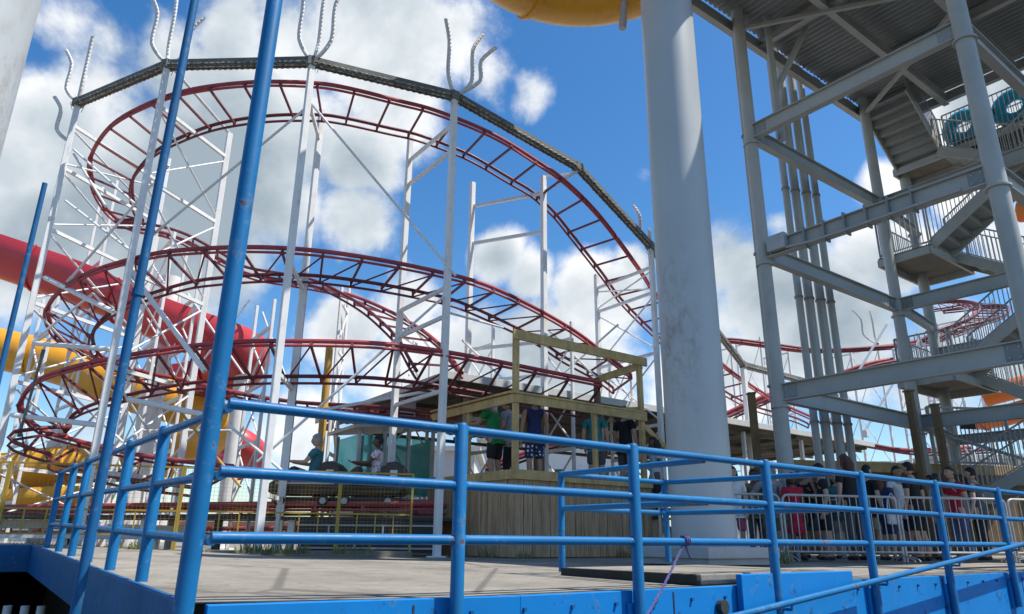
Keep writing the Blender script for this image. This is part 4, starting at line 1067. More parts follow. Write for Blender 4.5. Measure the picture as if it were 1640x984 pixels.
# ------------------------------------------------------------------ grey steel slide tower
A0 = V3((5.33, 14.0, 0))
def AG(u, v, z=0): return A0 + U * u + W * v + V3((0, 0, z))
Z3, Z2, Z1, Z0 = 3.13, 6.15, 9.04, 12.05
UL, VL = 5.80, -4.40
t = thing('slide_tower', 'tall grey steel water slide tower with open beams and a corrugated deck on top', 'tower', A0)
TW = t
cols = [(0, 0), (0, VL), (UL, 0), (UL, VL), (7.9, .1), (7.9, VL)]
for i, (u, v) in enumerate(cols):
    b = MB(); r = .135 if i != 1 else .15
    b.tube([AG(u, v, 0), AG(u, v, 14.8 if i < 4 else 11)], r, 20); o = b.build('column', M['tower'], t, smooth=True)
    for z in (Z3 - .3, Z2 - .3, Z1 - .3): b = MB(); b.tube([AG(u, v, z), AG(u, v, z + .035)], r + .045, 20); b.build('collar', M['tower'], o, smooth=True)
    b = MB(); b.tube([AG(u, v, 0.0), AG(u, v, .03)], r + .12, 16)
    b.build('collar', M['tower'], o, smooth=True)
for z in (Z3, Z2, Z1):
    for (a, c) in (((0, 0), (0, VL)), ((0, 0), (UL, 0)), ((0, VL), (UL, VL)), ((UL, 0), (UL, VL))):
        pa, pc = AG(*a, z), AG(*c, z); d = (pc - pa).normalized()
        b = MB(); b.ibeam(pa + d * .12, pc - d * .12, .34, .17); b.build('floor_beam', M['tower'], t)
        sdv = d.cross(V3((0, 0, 1)))
        for e_, sg in ((pa, 1), (pc, -1)):
            b = MB(); b.box(e_ + d * (sg * .27) , (.26, .045, .27), (d, sdv, V3((0, 0, 1)))); gp = b.build('gusset_plate', M['tower_dark'], t)
            for bx in (.19, .34):
                for bz in (-.08, .08):
                    b = MB(); cc = e_ + d * (sg * bx) + V3((0, 0, bz)); b.tube([cc - sdv * .04, cc + sdv * .04], .017, 6); b.build('bolt', M['galv'], gp)
for z in (Z3 - .25, Z2 - .9):
    b = MB(); b.ibeam(AG(7.9, 0, z), AG(7.9, VL, z), .26, .15); b.build('floor_beam', M['tower'], t)
for z in (Z3, Z2, Z1):
    for v in (0, VL):
        b = MB(); b.ibeam(AG(UL + .14, v, z), AG(7.78, v, z - .25), .24, .14); b.build('floor_beam', M['tower'], t)
# brace pairs
for (a, c) in [(((0, 0), 12.0), ((1.9, 0), 14.6)), (((.75, -.3), 10.3), ((1.6, -.8), 12.2)), (((.75, -.3), 9.0), ((.75, -.3), 14.5)), (((0, VL), 10.6), ((2.6, VL), 12.0)), (((UL, VL), 3.0), ((7.9, VL), .3))]:
    b = MB(); b.tube([AG(*a[0], a[1]), AG(*c[0], c[1])], .075, 12); b.build('brace', M['tower'], t, smooth=True)
for (z, z2) in ((Z3, Z2),):
    b = MB(); b.tube([AG(UL, 0, z - .1), AG(7.9, VL * .5, z - 1.2)], .04, 8); b.build('brace', M['tower'], t)
# rail clamps seen on the second beam
for k in range(6): b = MB(); b.box(AG(0, -1.0 - .42 * k, Z2 + .0), (.22, .03, .44), (U, W, V3((0, 0, 1)))); b.build('beam_clamp', M['tower_dark'], t)
b = MB(); b.box(AG(-.12, -.42, Z2 + .06), (.16, .42, .34), (U, W, V3((0, 0, 1)))); b.build('junction_box', M['galv'], t, bevel=.02)
b = MB(); b.tube([AG(-.12, -.6, Z2 - .1), AG(-.12, -1.2, Z2 - .16), AG(-.11, -3.9, Z2 - .14)], .03, 8); b.build('conduit', M['galv'], t, smooth=True)

# deck: corrugated sheet on joists
def deck(t, u0, u1, v0, v1, z, pitch=.17, name='deck_sheet'):
    b = MB(); n = int((u1 - u0) / (pitch / 4)); vs = []; fs = []
    pr = [0, .055, .055, 0]
    for v in (v0, v1):
        for i in range(n + 1): vs.append(AG(u0 + (u1 - u0) * i / n, v, z + pr[i % 4]))
    for i in range(n): fs.append((i, i + 1, n + 2 + i, n + 1 + i))
    b.add(vs, fs); b.build(name, M['tower_dark'], t)
    b = MB(); b.box(AG((u0 + u1) / 2, (v0 + v1) / 2, z + .10), (u1 - u0, abs(v1 - v0), .07), (U, W, V3((0, 0, 1)))); b.build('deck_top', M['tower_dark'], t)
deck(t, -1.5, 7.35, -7.0, 0.25, Z0 + .36)  # unseen near end and left edge extended to shade the big column
for u in (-1.5, 1.2, UL - 1.5, 7.3):
    b = MB(); b.ibeam(AG(u, .25, Z0 + .14), AG(u, -7.0, Z0 + .14), .26, .15); b.build('deck_joist', M['tower'], t)
for v in (.22, -1.6, -3.3, -5.1, -6.9):
    b = MB(); b.ibeam(AG(-1.5, v, Z0 + .0), AG(7.2, v, Z0 + .0), .30, .15); b.build('deck_beam', M['tower'], t)
# upper ledge steps at the left corner
for k in range(2):
    b = MB(); b.ibeam(AG(-1.75 - .3 * k, .3, Z0 + .55 + .3 * k), AG(-1.75 - .3 * k, -1.6, Z0 + .55 + .3 * k), .26, .13); b.build('deck_joist', M['tower'], t)
for k in range(7):
    b = MB(); b.box(AG(1.4 + .85 * k, .34, Z0 + .28), (.3, .12, .2), (U, W, V3((0, 0, 1)))); b.build('edge_bracket', M['tower_dark'], t)
# diagonal angle braces under the deck
for (a, c) in (((0, 0), (3, -4.4)), ((5.8, 0), (2.6, -4.4))):
    b = MB(); b.bar(AG(*a, Z0 - .17), AG(*c, Z0 - .17), .09, .09); b.build('brace', M['tower'], t)

# railings with pickets
def picket_rail(t, pts, h=1.05, gap=.115, mat='galv'):
    for a, c in zip(pts[:-1], pts[1:]):
        b = MB(); b.tube([a + V3((0, 0, .1)), c + V3((0, 0, .1))], .016, 6); b.build('rail', M[mat], t)
        b = MB(); b.tube([a + V3((0, 0, h)), c + V3((0, 0, h))], .022, 6); o = b.build('rail', M[mat], t)
        b = MB(); L = (c - a).length; n = max(2, int(L / gap))
        for k in range(n + 1):
            p = a.lerp(c, k / n); r = .02 if k in (0, n) else .009
            b.bar(p + V3((0, 0, .0 if k in (0, n) else .1)), p + V3((0, 0, h)), r * 2, r * 2, (U.x, U.y, 0))
        b.build('baluster_row', M[mat], o)

def flight(a, c, width, wdir, n, name='stair_flight'):
    """stair from a (low) to c (high); width along wdir"""
    a, c = V3(a), V3(c); hd = V3((c.x - a.x, c.y - a.y, 0)); L = hd.length; hd.normalize(); dz = c.z - a.z
    for s_ in (0, 1):
        b = MB(); o = wdir * (width * s_); b.bar(a + o, c + o, .04, .26); b.build('stair_stringer', M['tower'], TW)
    for k in range(n):
        b = MB(); s_ = (k + .5) / n; p = a.lerp(c, s_)
        b.box(p + wdir * (width / 2) + V3((0, 0, .03)), (L / n + .03, width - .05, .035), (hd, wdir, V3((0, 0, 1))))
        b.box(p + wdir * (width / 2) - hd * (L / n / 2) + V3((0, 0, .03 - dz / n / 2)), (.015, width - .05, dz / n - .04), (hd, wdir, V3((0, 0, 1)))); b.build('stair_tread', M['tower_dark'], TW)
    for s_ in (0, 1):
        oo = wdir * (width * s_) + V3((0, 0, .08)); picket_rail(TW, [a + oo, c + oo], .95)

def landing(u0, u1, v0, v1, z, rails=()):
    b = MB(); b.box(AG((u0 + u1) / 2, (v0 + v1) / 2, z - .02), (u1 - u0, abs(v1 - v0), .05), (U, W, V3((0, 0, 1)))); b.build('landing_plate', M['roof_under'], TW)
    b = MB()
    for v in (v0, v1): b.bar(AG(u0, v, z - .14), AG(u1, v, z - .14), .06, .20)
    for u in (u0, u1): b.bar(AG(u, min(v0, v1) + .04, z - .14), AG(u, max(v0, v1) - .04, z - .14), .06, .19)
    b.build('landing_frame', M['tower'], TW)
    for r in rails: picket_rail(TW, [AG(*p, z) for p in r])
LC, RC = (-1.0, .25), (-5.4, -4.0)
H = [10.9, 9.25, 7.6, 5.95, 4.3, 2.65]
# top flight from deck down to the gallery
flight(AG(7.55, -1.15, 10.75), AG(UL + .1, -1.15, Z0 + .1), 1.25, W, 7)
landing(7.5, 8.6, .2, -6.4, 10.8, rails=[[(8.55, .15), (8.55, -6.3)], [(7.5, .15), (8.55, .15)], [(7.55, -1.3), (7.55, -6.3)]])
for i, z in enumerate(H[1:], 1):
    if i % 2: landing(6.0, 8.4, -3.6, -5.0, z, rails=[[(6.05, -4.95), (8.35, -4.95)], [(8.35, -4.95), (8.35, -3.7)], [(6.05, -4.95), (6.05, -3.7)]])
    else: landing(5.95, 8.5, -1.0, .35, z, rails=[[(6.0, .3), (8.45, .3)], [(6.0, .3), (6.0, -.95)], [(8.45, .3), (8.45, -.95)]])
flight(AG(7.35, -3.6, H[1]), AG(7.35, -1.1, 10.75), 1.05, U, 9)
for i in range(1, 5):
    if i % 2: flight(AG(6.05, -1.0, H[i + 1]), AG(6.05, -3.6, H[i]), 1.05, U, 9)
    else: flight(AG(7.35, -3.6, H[i + 1]), AG(7.35, -1.0, H[i]), 1.05, U, 9)
flight(AG(6.05, -.2, 0.9), AG(6.05, -3.6, H[5]), 1.05, U, 9)
# gate and grille panel by the foot of the tower
g = thing('tower_gate', 'grey barred gate at the foot of the tower stairs behind the loading dock', 'gate', at(1560, 750, 18.0))
a = at(1500, 745, 17.6); c = at(1625, 745, 17.9); a.z = c.z = 2.15
b = MB(); b.bar(a, a + V3((0, 0, 1.4)), .07, .07, U); b.bar(c, c + V3((0, 0, 1.4)), .07, .07, U); b.bar(a + V3((0, 0, 1.4)), c + V3((0, 0, 1.4)), .05); b.bar(a + V3((0, 0, .05)), c + V3((0, 0, .05)), .05); b.build('gate_frame', M['tower'], g)
for k in range(1, 18): p = a.lerp(c, k / 18); b = MB(); b.bar(p + V3((0, 0, .05)), p + V3((0, 0, 1.38)), .022, .022, U); b.build('gate_bar', M['tower'], g)
b = MB(); p = a.lerp(c, .48); b.box(p + V3((0, -.03, .95)), (.36, .04, .16)); b.build('lock_plate', M['dark'], g)

# pipe bundle through the tower
for k, (x, r, lab) in enumerate([(1318, .085, 'leftmost of the vertical grey pipes behind the corner column of the tower'), (1334, .105, 'second from left of the vertical grey pipes in the tower'), (1352, .105, 'third from left of the vertical grey pipes in the tower'), (1368, .085, 'rightmost of the vertical grey pipes in the tower')]):
    p = at(1316 + (x - 1318) * 1.08, 760, 16.2 + .12 * k); p = V3((p.x - .02, p.y, 0))
    t = thing('riser_pipe', lab, 'pipe', p, 'vertical pipes rising through the tower')
    b = MB(); b.tube([p, p + V3((0, 0, 17))], r, 18); b.build('shaft', M['tower'], t, smooth=True)
    for z in (.0, 2.9, 5.9, 8.8): b = MB(); b.tube([p + V3((0, 0, z)), p + V3((0, 0, z + .05))], r + .02, 18); b.build('coupling', M['tower_dark'], t, smooth=True)
p = AG(.55, .5, 0)
t = thing('riser_pipe', 'thin grey conduit close behind the corner column of the tower', 'pipe', p)
b = MB(); b.tube([p, p + V3((0, 0, 17))], .055, 12); b.build('shaft', M['tower'], t, smooth=True)
for z in (0., 3.4, 6.4, 9.4): b = MB(); b.tube([p + V3((0, 0, z)), p + V3((0, 0, z + .05))], .085, 12); b.build('coupling', M['tower_dark'], t)

# blue swim tubes leaning on the gallery rail
for (v, lab) in ((-1.70, 'left blue inflatable swim tube standing against the gallery railing'), (-2.95, 'right blue inflatable swim tube standing against the gallery railing, behind the near column')):
    c = AG(7.82, v, 11.40); R_, r_ = .38, .185
    t = thing('swim_tube', lab, 'swim tube', c, 'blue swim tubes on the gallery')
    b = MB(); vs = []; fs = []; n, m = 36, 14
    for i in range(n):
        a = 2 * pi * i / n; rad = W * cos(a) + (V3((0, 0, 1)) + U * .12).normalized() * sin(a)
        for k in range(m):
            q = 2 * pi * k / m; wob = 1 + .03 * sin(a * 12)
            vs.append(c + rad * (R_ + r_ * wob * cos(q)) + U * (r_ * sin(q)))
    for i in range(n):
        for k in range(m): fs.append((i * m + k, ((i + 1) % n) * m + k, ((i + 1) % n) * m + (k + 1) % m, i * m + (k + 1) % m))
    b.add(vs, fs); b.build('ring', M['tube'], t, smooth=True)
    b = MB(); q = c + V3((0, 0, .5)) - U * .17; b.tube([q, q - U * .04], .025, 8); b.build('valve', M['dark'], t)
    for s_ in (-1, 1):
        b = MB(); q = c + W * (.42 * s_) - U * .18; b.tube([q + V3((0, 0, -.1)), q - U * .05 + V3((0, 0, -.05)), q - U * .05 + V3((0, 0, .05)), q + V3((0, 0, .1))], .014, 6)
        b.build('handle', M['rubber'], t)
# ------------------------------------------------------------------ crowd barriers
ba, bb = V3((2.45, 12.15, 0)), V3((11.2, 13.75, 0)); nb_ = 4
lbs = ['steel crowd barrier partly behind the big column, nearest the timber booth', 'steel crowd barrier in front of the child in red', 'steel crowd barrier in front of the figures in navy and black, middle right', 'steel crowd barrier at the right edge of the queue']
first = None
bd = (bb - ba).normalized(); bn = V3((-bd.y, bd.x, 0)); bl = (bb - ba).length / nb_
for k in range(nb_):
    p = ba + bd * (bl * k)
    if first is None:
        t = thing('crowd_barrier', lbs[0], 'barrier', p, 'steel crowd barriers along the queue'); first = t
        q = p + bd * (bl - .06); zt, z0 = 1.08, .16
        rr = .10; pts = [p + V3((0, 0, .0))] + [p + V3((0, 0, zt - rr))]
        for a in range(1, 6):
            an = pi / 2 * a / 5; pts.append(p + bd * (rr * (1 - cos(an))) + V3((0, 0, zt - rr + rr * sin(an))))
        pts2 = [q + (-(x - p).dot(bd)) * bd + V3((0, 0, x.z)) for x in reversed(pts)]
        b = MB(); b.tube(pts + pts2, .021, 10); b.build('frame', M['galv'], t, smooth=True)
        b = MB(); b.tube([p + V3((0, 0, z0)), q + V3((0, 0, z0))], .017, 8); b.build('lower_rail', M['galv'], t, smooth=True)
        n = 17
        for i in range(1, n):
            e_ = p.lerp(q, i / n); b = MB(); b.tube([e_ + V3((0, 0, z0)), e_ + V3((0, 0, zt - .005))], .0085, 6); b.build('bar', M['galv'], t)
        for e_ in (p + bd * .02, q - bd * .02):
            b = MB(); b.tube([e_ - bn * .3 + V3((0, 0, .015)), e_ - bn * .25 + V3((0, 0, .05)), e_ + V3((0, 0, .11)), e_ + bn * .25 + V3((0, 0, .05)), e_ + bn * .3 + V3((0, 0, .015))], .014, 8); b.build('foot', M['galv'], t, smooth=True)
        b = MB(); b.tube([q + V3((0, 0, .75)), q + bd * .05 + V3((0, 0, .75)), q + bd * .05 + V3((0, 0, .66))], .010, 6); b.build('hook', M['galv'], t)
    else:
        copy_tree(first, p - V3(first.location), lbs[k])

# ------------------------------------------------------------------ people
SK = [(0.50, 0.30, 0.21), (0.38, 0.21, 0.135), (0.13, 0.066, 0.042), (0.56, 0.36, 0.27)]
skins = [paint('skin_tone', c, 0.55, amount=0.0, var=.06, scale=5) for c in SK]
hairs = {k: paint('%s_hair' % k, c, 0.6, amount=.2, var=.25, scale=18) for k, c in {'black': (.015, .012, .011), 'brown': (.05, .027, .015), 'grey': (.30, .29, .28), 'auburn': (.10, .04, .025)}.items()}
CL = {k: cloth('%s_cloth' % k, c) for k, c in {'teal': (.05, .20, .22), 'white': (.70, .68, .67), 'navy': (.018, .028, .10), 'green': (.012, .20, .055), 'black': (.016, .016, .018), 'grey': (.30, .30, .32), 'darkgrey': (.09, .09, .10),
    'red': (.42, .012, .035), 'pink': (.42, .08, .14), 'beige': (.42, .34, .25), 'denim': (.06, .10, .20), 'sea': (.03, .24, .26), 'lightblue': (.45, .55, .68), 'khaki': (.20, .16, .10)}.items()}
def patterned(name, a, c, scale):
    m, nt, bs = newmat(name); v = nt.nodes.new('ShaderNodeTexVoronoi'); v.inputs['Scale'].default_value = scale
    g = nt.nodes.new('ShaderNodeNewGeometry'); nt.links.new(g.outputs['Position'], v.inputs['Vector'])
    nt.links.new(ramp(nt, v.outputs['Distance'], [(.25, c), (.45, a)]), bs.inputs['Base Color']); bs.inputs['Roughness'].default_value = .9
    return m
CL['pattern'] = patterned('white_and_pink_patterned_cloth', (.72, .66, .66), (.42, .10, .16), 17)
CL['dots'] = M['dots']

def skin_mesh(verts, edges, radii, levels=2):
    me = bpy.data.meshes.new('tmp'); me.from_pydata([tuple(v) for v in verts], edges, [])
    o = bpy.data.objects.new('tmp', me); COL.objects.link(o)
    o.modifiers.new('s', 'SKIN'); sv = me.skin_vertices[0].data
    for i, r in enumerate(radii): sv[i].radius = (r, r) if not isinstance(r, tuple) else r; sv[i].use_root = (i == 0)
    m2 = o.modifiers.new('d', 'SUBSURF'); m2.levels = levels; m2.render_levels = levels
    dg = bpy.context.evaluated_depsgraph_get(); dg.update()
    e_ = o.evaluated_get(dg); r_ = e_.to_mesh()
    vs = [v.co.copy() for v in r_.vertices]; fs = [tuple(p.vertices) for p in r_.polygons]
    e_.to_mesh_clear(); bpy.data.objects.remove(o); bpy.data.meshes.remove(me)
    return vs, fs

def person(label, loc, yaw, h=1.72, skin=0, hair='black', hairlen=0, top='black', bottom='black', bot='shorts', pose='stand', group=None, female=False, cap=None, sleeves=True, lean=0.0, arms=None, seed=0):
    """local frame: faces +Y, x to its left is -X ... feet at z=0 (seat at z=0 when sitting)"""
    rnd = random.Random(seed); s = h / 1.72
    j = {}
    sit = pose == 'sit'
    j['pel'] = V3((0, 0, .93)); 
    if sit: j['pel'] = V3((0, 0, .10))
    bz = j['pel'].z
    ca, sa = cos(lean), sin(lean)
    def up(y, z):   # torso frame rotated forward by lean
        return V3((0, y * ca + z * sa, bz + z * ca - y * sa))
    j['belly'] = up(.01, .15); j['chest'] = up(.0, .34); j['neck'] = up(-.005, .53); j['head0'] = up(.01, .60)
    sw = .165 if female else .19; hw = .10 if female else .095
    for sd_, n in ((-1, 'r'), (1, 'l')):
        sh = up(-.01, .475); j['sh' + n] = V3((sd_ * sw, sh.y, sh.z))
        j['hip' + n] = V3((sd_ * hw, 0, bz - .05))
        if sit:
            j['kn' + n] = V3((sd_ * .13, .40, bz + .06)); j['an' + n] = V3((sd_ * .12, .52, bz - .24)); j['toe' + n] = V3((sd_ * .12, .68, bz - .27))
        else:
            st_ = rnd.uniform(-.06, .08) * sd_
            j['kn' + n] = V3((sd_ * .105, .02 + st_ * .6, .49)); j['an' + n] = V3((sd_ * .11, -.03 + st_, .085)); j['toe' + n] = V3((sd_ * .135, .13 + st_, .035))
        ap = (arms or {}).get(n, 'down')
        S = j['sh' + n]
        if ap == 'down': E_, Wr = S + V3((sd_ * .055, -.02, -.28)), S + V3((sd_ * .05, .06, -.53))
        elif ap == 'fwd': E_, Wr = S + V3((sd_ * .05, .16, -.22)), S + V3((sd_ * -.02, .42, -.20))
        elif ap == 'bent': E_, Wr = S + V3((sd_ * .07, -.01, -.28)), S + V3((sd_ * -.06, .23, -.24))
        elif ap == 'up': E_, Wr = S + V3((sd_ * .14, .08, -.18)), S + V3((sd_ * .0, .18, .10))
        elif ap == 'hip': E_, Wr = S + V3((sd_ * .17, -.06, -.25)), S + V3((sd_ * .0, .05, -.44))
        j['el' + n], j['wr' + n] = E_, Wr
    V, E, R = [], [], []
    def av(p, r, par=None):
        V.append(V3(p)); R.append(r)
        if par is not None: E.append((par, len(V) - 1))
        return len(V) - 1
    ip = av(j['pel'], (.145, .115) if not female else (.15, .115)); ib = av(j['belly'], (.125, .10) if not female else (.112, .09), ip); ic = av(j['chest'], (.145, .11), ib)
    inn = av(up(0, .47), (.10, .075), ic); ink = av(j['neck'], .055, inn); ih = av(j['head0'], .055, ink)
    fingers = []
    for n, sd_ in (('r', -1), ('l', 1)):
        a = av(j['sh' + n], .062, ic if False else inn); b_ = av(j['el' + n], .043, a); w = av(j['wr' + n], .029, b_)
        d = (j['wr' + n] - j['el' + n]).normalized(); side_ = d.cross(V3((0, 1, 0.3))).normalized()
        side_ = V3((0, 1, 0)) if side_.length < .1 else (V3((0, 1, 0)) - d * d.y).normalized() if abs(d.y) < .9 else V3((1, 0, 0))
        inw = d.cross(side_).normalized(); inw = inw if inw.x * sd_ < 0 else -inw
        pm = av(j['wr' + n] + d * .06, (.036, .02), w)
        for k in range(4):
            o_ = side_ * (.026 - .0175 * k); L = (.072, .08, .074, .058)[k]
            f0 = av(j['wr' + n] + d * .095 + o_, .0095, pm); f1 = av(j['wr' + n] + d * (.095 + L * .55) + o_ + inw * .012, .0088, f0); av(j['wr' + n] + d * (.095 + L * .9) + o_ + inw * .038, .0075, f1)
        t0 = av(j['wr' + n] + d * .035 + side_ * .035 + inw * .01, .012, w); av(j['wr' + n] + d * .075 + side_ * .05 + inw * .028, .0095, t0)
        g0 = av(j['hip' + n], .092, ip); g1 = av(j['kn' + n], .058, g0); gm = av(j['kn' + n].lerp(j['an' + n], .35) + V3((0, -.015, 0)), .056, g1)
        g2 = av(j['an' + n], .040, gm); av(j['toe' + n], (.042, .028), g2)
    vs, fs = skin_mesh(V, E, R, 2)
    mi = [0] * len(fs)
    hc = up(.025, .70)
    # head: shaped sphere with brow, nose, jaw, ears
    def head_pt(dv):
        x, y, z = dv; r = V3((x * .076, y * .097, z * .118))
        if z < 0: r.x *= 1 + .30 * z; r.y *= 1 + .10 * z
        if y > .5 and -.55 < z < .15: r.y += .020 * max(0, 1 - abs(x) / .22) * (1 - abs(z + .2) / .38)    # nose
        if y > .5 and .08 < z < .32: r.y -= .008 * (abs(x) > .15)     # eye sockets
        if y > .4 and z < -.8: r.y += .012
        if abs(x) > .9 and -.35 < z < .25 and -.35 < y < .2: r.x *= 1.14   # ears
        return r
    n, m = 20, 16; base = len(vs); hv = []; hf = []
    for i in range(m + 1):
        th = pi * i / m
        for k in range(n):
            a = 2 * pi * k / n; hv.append(hc + head_pt((sin(th) * sin(a), sin(th) * cos(a), cos(th))))
    for i in range(m):
        for k in range(n): hf.append((base + i * n + k, base + (i + 1) * n + k, base + (i + 1) * n + (k + 1) % n, base + i * n + (k + 1) % n))
    vs = vs + hv; fs = fs + hf; mi += [0] * len(hf)
    # eyes and mouth as small raised patches of the same mesh
    eb = MB()
    for sx in (-1, 1): eb.ball(hc + V3((sx * .031, .083, .018)), .011, 8, 6)
    base = len(vs); vs += eb.v; fs += [tuple(i + base for i in f) for f in eb.f]; mi += [1] * len(eb.f)
    eb = MB(); eb.ball(hc + V3((0, .086, -.062)), .02, 8, 6, (1, .35, .28))
    base = len(vs); vs += eb.v; fs += [tuple(i + base for i in f) for f in eb.f]; mi += [2] * len(eb.f)
    loc = V3(loc); rot = Matrix.Rotation(yaw, 3, 'Z')
    X = lambda p: loc + rot @ (V3(p) * s)
    b = MB(); b.add([X(v) for v in vs], fs); b.m = mi
    t = b.build('person', [skins[skin], M['eye'], M['lip']], smooth=True)
    o = t; o['label'] = label; o['category'] = 'person'
    if group: o['group'] = group
    ROOT[o.name] = V3(o.location)
    # hair
    b = MB(); vsx = []; fx = []; n, m = 18, 10
    lim = .62 if hairlen == 0 else .66
    for i in range(m + 1):
        th = pi * lim * i / m
        for k in range(n):
            a = 2 * pi * k / n; y = cos(a) * sin(th); x = sin(a) * sin(th); z = cos(th)
            zz = z
            if y > .15 and th > 1.05: zz = max(z, .50 - .15 * (1 - y))     # hairline over the face
            f_ = 1.10 + .05 * mnoise.noise(V3((x * 4 + seed, y * 4, z * 4)))
            r = V3((x * .076, y * .097, zz * .118)) * f_
            if y > .15 and th > 1.05: r.y *= .97
            vsx.append(hc + r + V3((0, -.006, .006)))
    for i in range(m):
        for k in range(n): fx.append((i * n + k, (i + 1) * n + k, (i + 1) * n + (k + 1) % n, i * n + (k + 1) % n))
    b.add([X(v) for v in vsx], fx)
    if hairlen:
        pts = [hc + V3((0, -.07, .05)), hc + V3((0, -.105, -.06)), hc + V3((0, -.10, -.16)), hc + V3((0, -.085, -.16 - hairlen))]
        b.tube([X(p) for p in pts], [.06 * s, .085 * s, .075 * s, .03 * s], 10)
        for sx in (-1, 1): b.tube([X(hc + V3((sx * .068, -.02, .03))), X(hc + V3((sx * .078, -.03, -.08))), X(hc + V3((sx * .075, -.04, -.10 - hairlen * .7)))], [.03 * s, .032 * s, .014 * s], 8)
    if hairlen == -1: pass
    b.build('hair', hairs[hair], o, smooth=True)
    if cap:
        b = MB(); vsx = []; fx = []
        for i in range(7):
            th = pi * .46 * i / 6
            for k in range(18):
                a = 2 * pi * k / 18; vsx.append(X(hc + V3((sin(th) * sin(a) * .092, sin(th) * cos(a) * .112, .025 + cos(th) * .118))))
        for i in range(6):
            for k in range(18): fx.append((i * 18 + k, (i + 1) * 18 + k, (i + 1) * 18 + (k + 1) % 18, i * 18 + (k + 1) % 18))
        b.add(vsx, fx); b.add([X(hc + V3((sx * .07, yy, zz))) for sx, yy, zz in ((-1, .085, .05), (1, .085, .05), (.7, .18, .035), (-.7, .18, .035), (-1, .085, .04), (1, .085, .04), (.7, .18, .027), (-.7, .18, .027))], [(0, 1, 2, 3), (7, 6, 5, 4), (2, 6, 7, 3), (0, 3, 7, 4), (1, 5, 6, 2)])
        b.build('cap', CL[cap], o, smooth=True)
    # shirt
    V, E, R = [], [], []
    hem = -.06 if bot != 'dress' else -.42
    ip = av(up(0, -.02), (.163, .132) if not female else (.160, .125)); ib = av(j['belly'], (.146, .122) if not female else (.130, .108), ip); ic = av(j['chest'], (.166, .130), ib); inn = av(up(-.005, .475), (.115, .088), ic)
    av(up(-.006, .525), (.072, .068), inn)
    if bot == 'dress': d0 = av(j['pel'] + V3((0, 0, -.25)), (.19, .16), ip); av(j['pel'] + V3((0, 0, -.48)), (.22, .19), d0)
    else: av(up(0, -.10), (.168, .136), ip)
    for n in 'rl':
        a = av(j['sh' + n], .078, inn)
        if sleeves: av(j['sh' + n].lerp(j['el' + n], .62), .064, a)
    vs, fs = skin_mesh(V, E, R, 2)
    b = MB(); b.add([X(v) for v in vs], fs); b.build('dress' if bot == 'dress' else 'shirt', CL[top], o, smooth=True)
    if bot in ('shorts', 'pants'):
        V, E, R = [], [], []
        ip = av(j['pel'] + V3((0, 0, .05)), (.158, .128)); ip2 = av(j['pel'] + V3((0, 0, -.04)), (.165, .132), ip)
        for n in 'rl':
            g0 = av(j['hip' + n] + V3((0, 0, -.03)), .108, ip2)
            if bot == 'shorts': av(j['hip' + n].lerp(j['kn' + n], 1.0), .094, g0)
            else:
                g1 = av(j['kn' + n], .078, g0); g2 = av(j['kn' + n].lerp(j['an' + n], .5), .072, g1); av(j['an' + n] + V3((0, 0, .02)), .062, g2)
        vs, fs = skin_mesh(V, E, R, 2)
        b = MB(); b.add([X(v) for v in vs], fs); b.build('shorts' if bot == 'shorts' else 'trousers', CL[bottom], o, smooth=True)
    for n in 'rl':
        a, c = j['an' + n], j['toe' + n]; d = (c - a); d.z = 0; d = d.normalized() if d.length > .01 else V3((0, 1, 0))
        vs, fs = skin_mesh([a - d * .035 + V3((0, 0, -.035)), a.lerp(c, .5) + V3((0, 0, -.012)), c + d * .02 + V3((0, 0, .002))], [(0, 1), (1, 2)], [(.05, .048), (.048, .042), (.045, .034)], 1)
        b = MB(); b.add([X(v) for v in vs], fs); b.build('shoe', M['shoe'], o, smooth=True)
    return o

QG = 'people queueing behind the barriers'
zc = 1.02
person('grey haired rider in a teal shirt sitting in the front coaster car', (cx1 + .08, 14.35, zc + .33), pi / 2, 1.75, 3, 'grey', 0, 'teal', 'khaki', 'shorts', 'sit', arms={'l': 'fwd', 'r': 'fwd'}, seed=1)
person('rider with black curly hair and white patterned shirt in the rear coaster car', (cx2 + .08, 14.35, zc + .33), pi / 2, 1.72, 2, 'black', 0, 'pattern', 'navy', 'shorts', 'sit', arms={'l': 'fwd', 'r': 'fwd'}, seed=2)
zb = 1.26
def on_booth(px, Y): p = at(px, 740, Y); return V3((p.x, Y, zb))
BGp = 'people standing on the timber booth'
person('person in a green shirt and black shorts leaning on the booth rail', on_booth(793, 14.1), radians(55), 1.78, 1, 'brown', 0, 'green', 'black', 'shorts', 'stand', BGp, lean=.22, arms={'l': 'fwd', 'r': 'fwd'}, seed=3)
person('person in a grey shirt and black trousers beside the green shirt', on_booth(818, 14.7), radians(60), 1.85, 0, 'black', 0, 'grey', 'black', 'pants', 'stand', BGp, lean=.12, arms={'l': 'fwd', 'r': 'bent'}, seed=4)
person('person in a navy sleeveless top and white dotted shorts, seen from behind', on_booth(856, 13.9), radians(15), 1.76, 1, 'black', 0, 'navy', 'dots', 'shorts', 'stand', BGp, sleeves=False, seed=5)
person('person in a sea green shirt behind the middle booth post', on_booth(955, 14.9), radians(-20), 1.74, 0, 'brown', 0, 'sea', 'darkgrey', 'shorts', 'stand', BGp, seed=6)
person('person in a black shirt by the right post of the booth', on_booth(1003, 15.4), radians(-40), 1.80, 0, 'black', 0, 'black', 'darkgrey', 'shorts', 'stand', BGp, seed=7)
p = at(1050, 760, 15.2); person('person in a light blue top and black trousers on the booth stair', (p.x, 15.2, .72), radians(100), 1.66, 2, 'black', .12, 'lightblue', 'black', 'pants', 'stand', BGp, female=True, arms={'r': 'bent'}, seed=8)
def q(px, Y): p = at(px, 880, Y); return V3((p.x, Y, gz(5, 5) * 0))
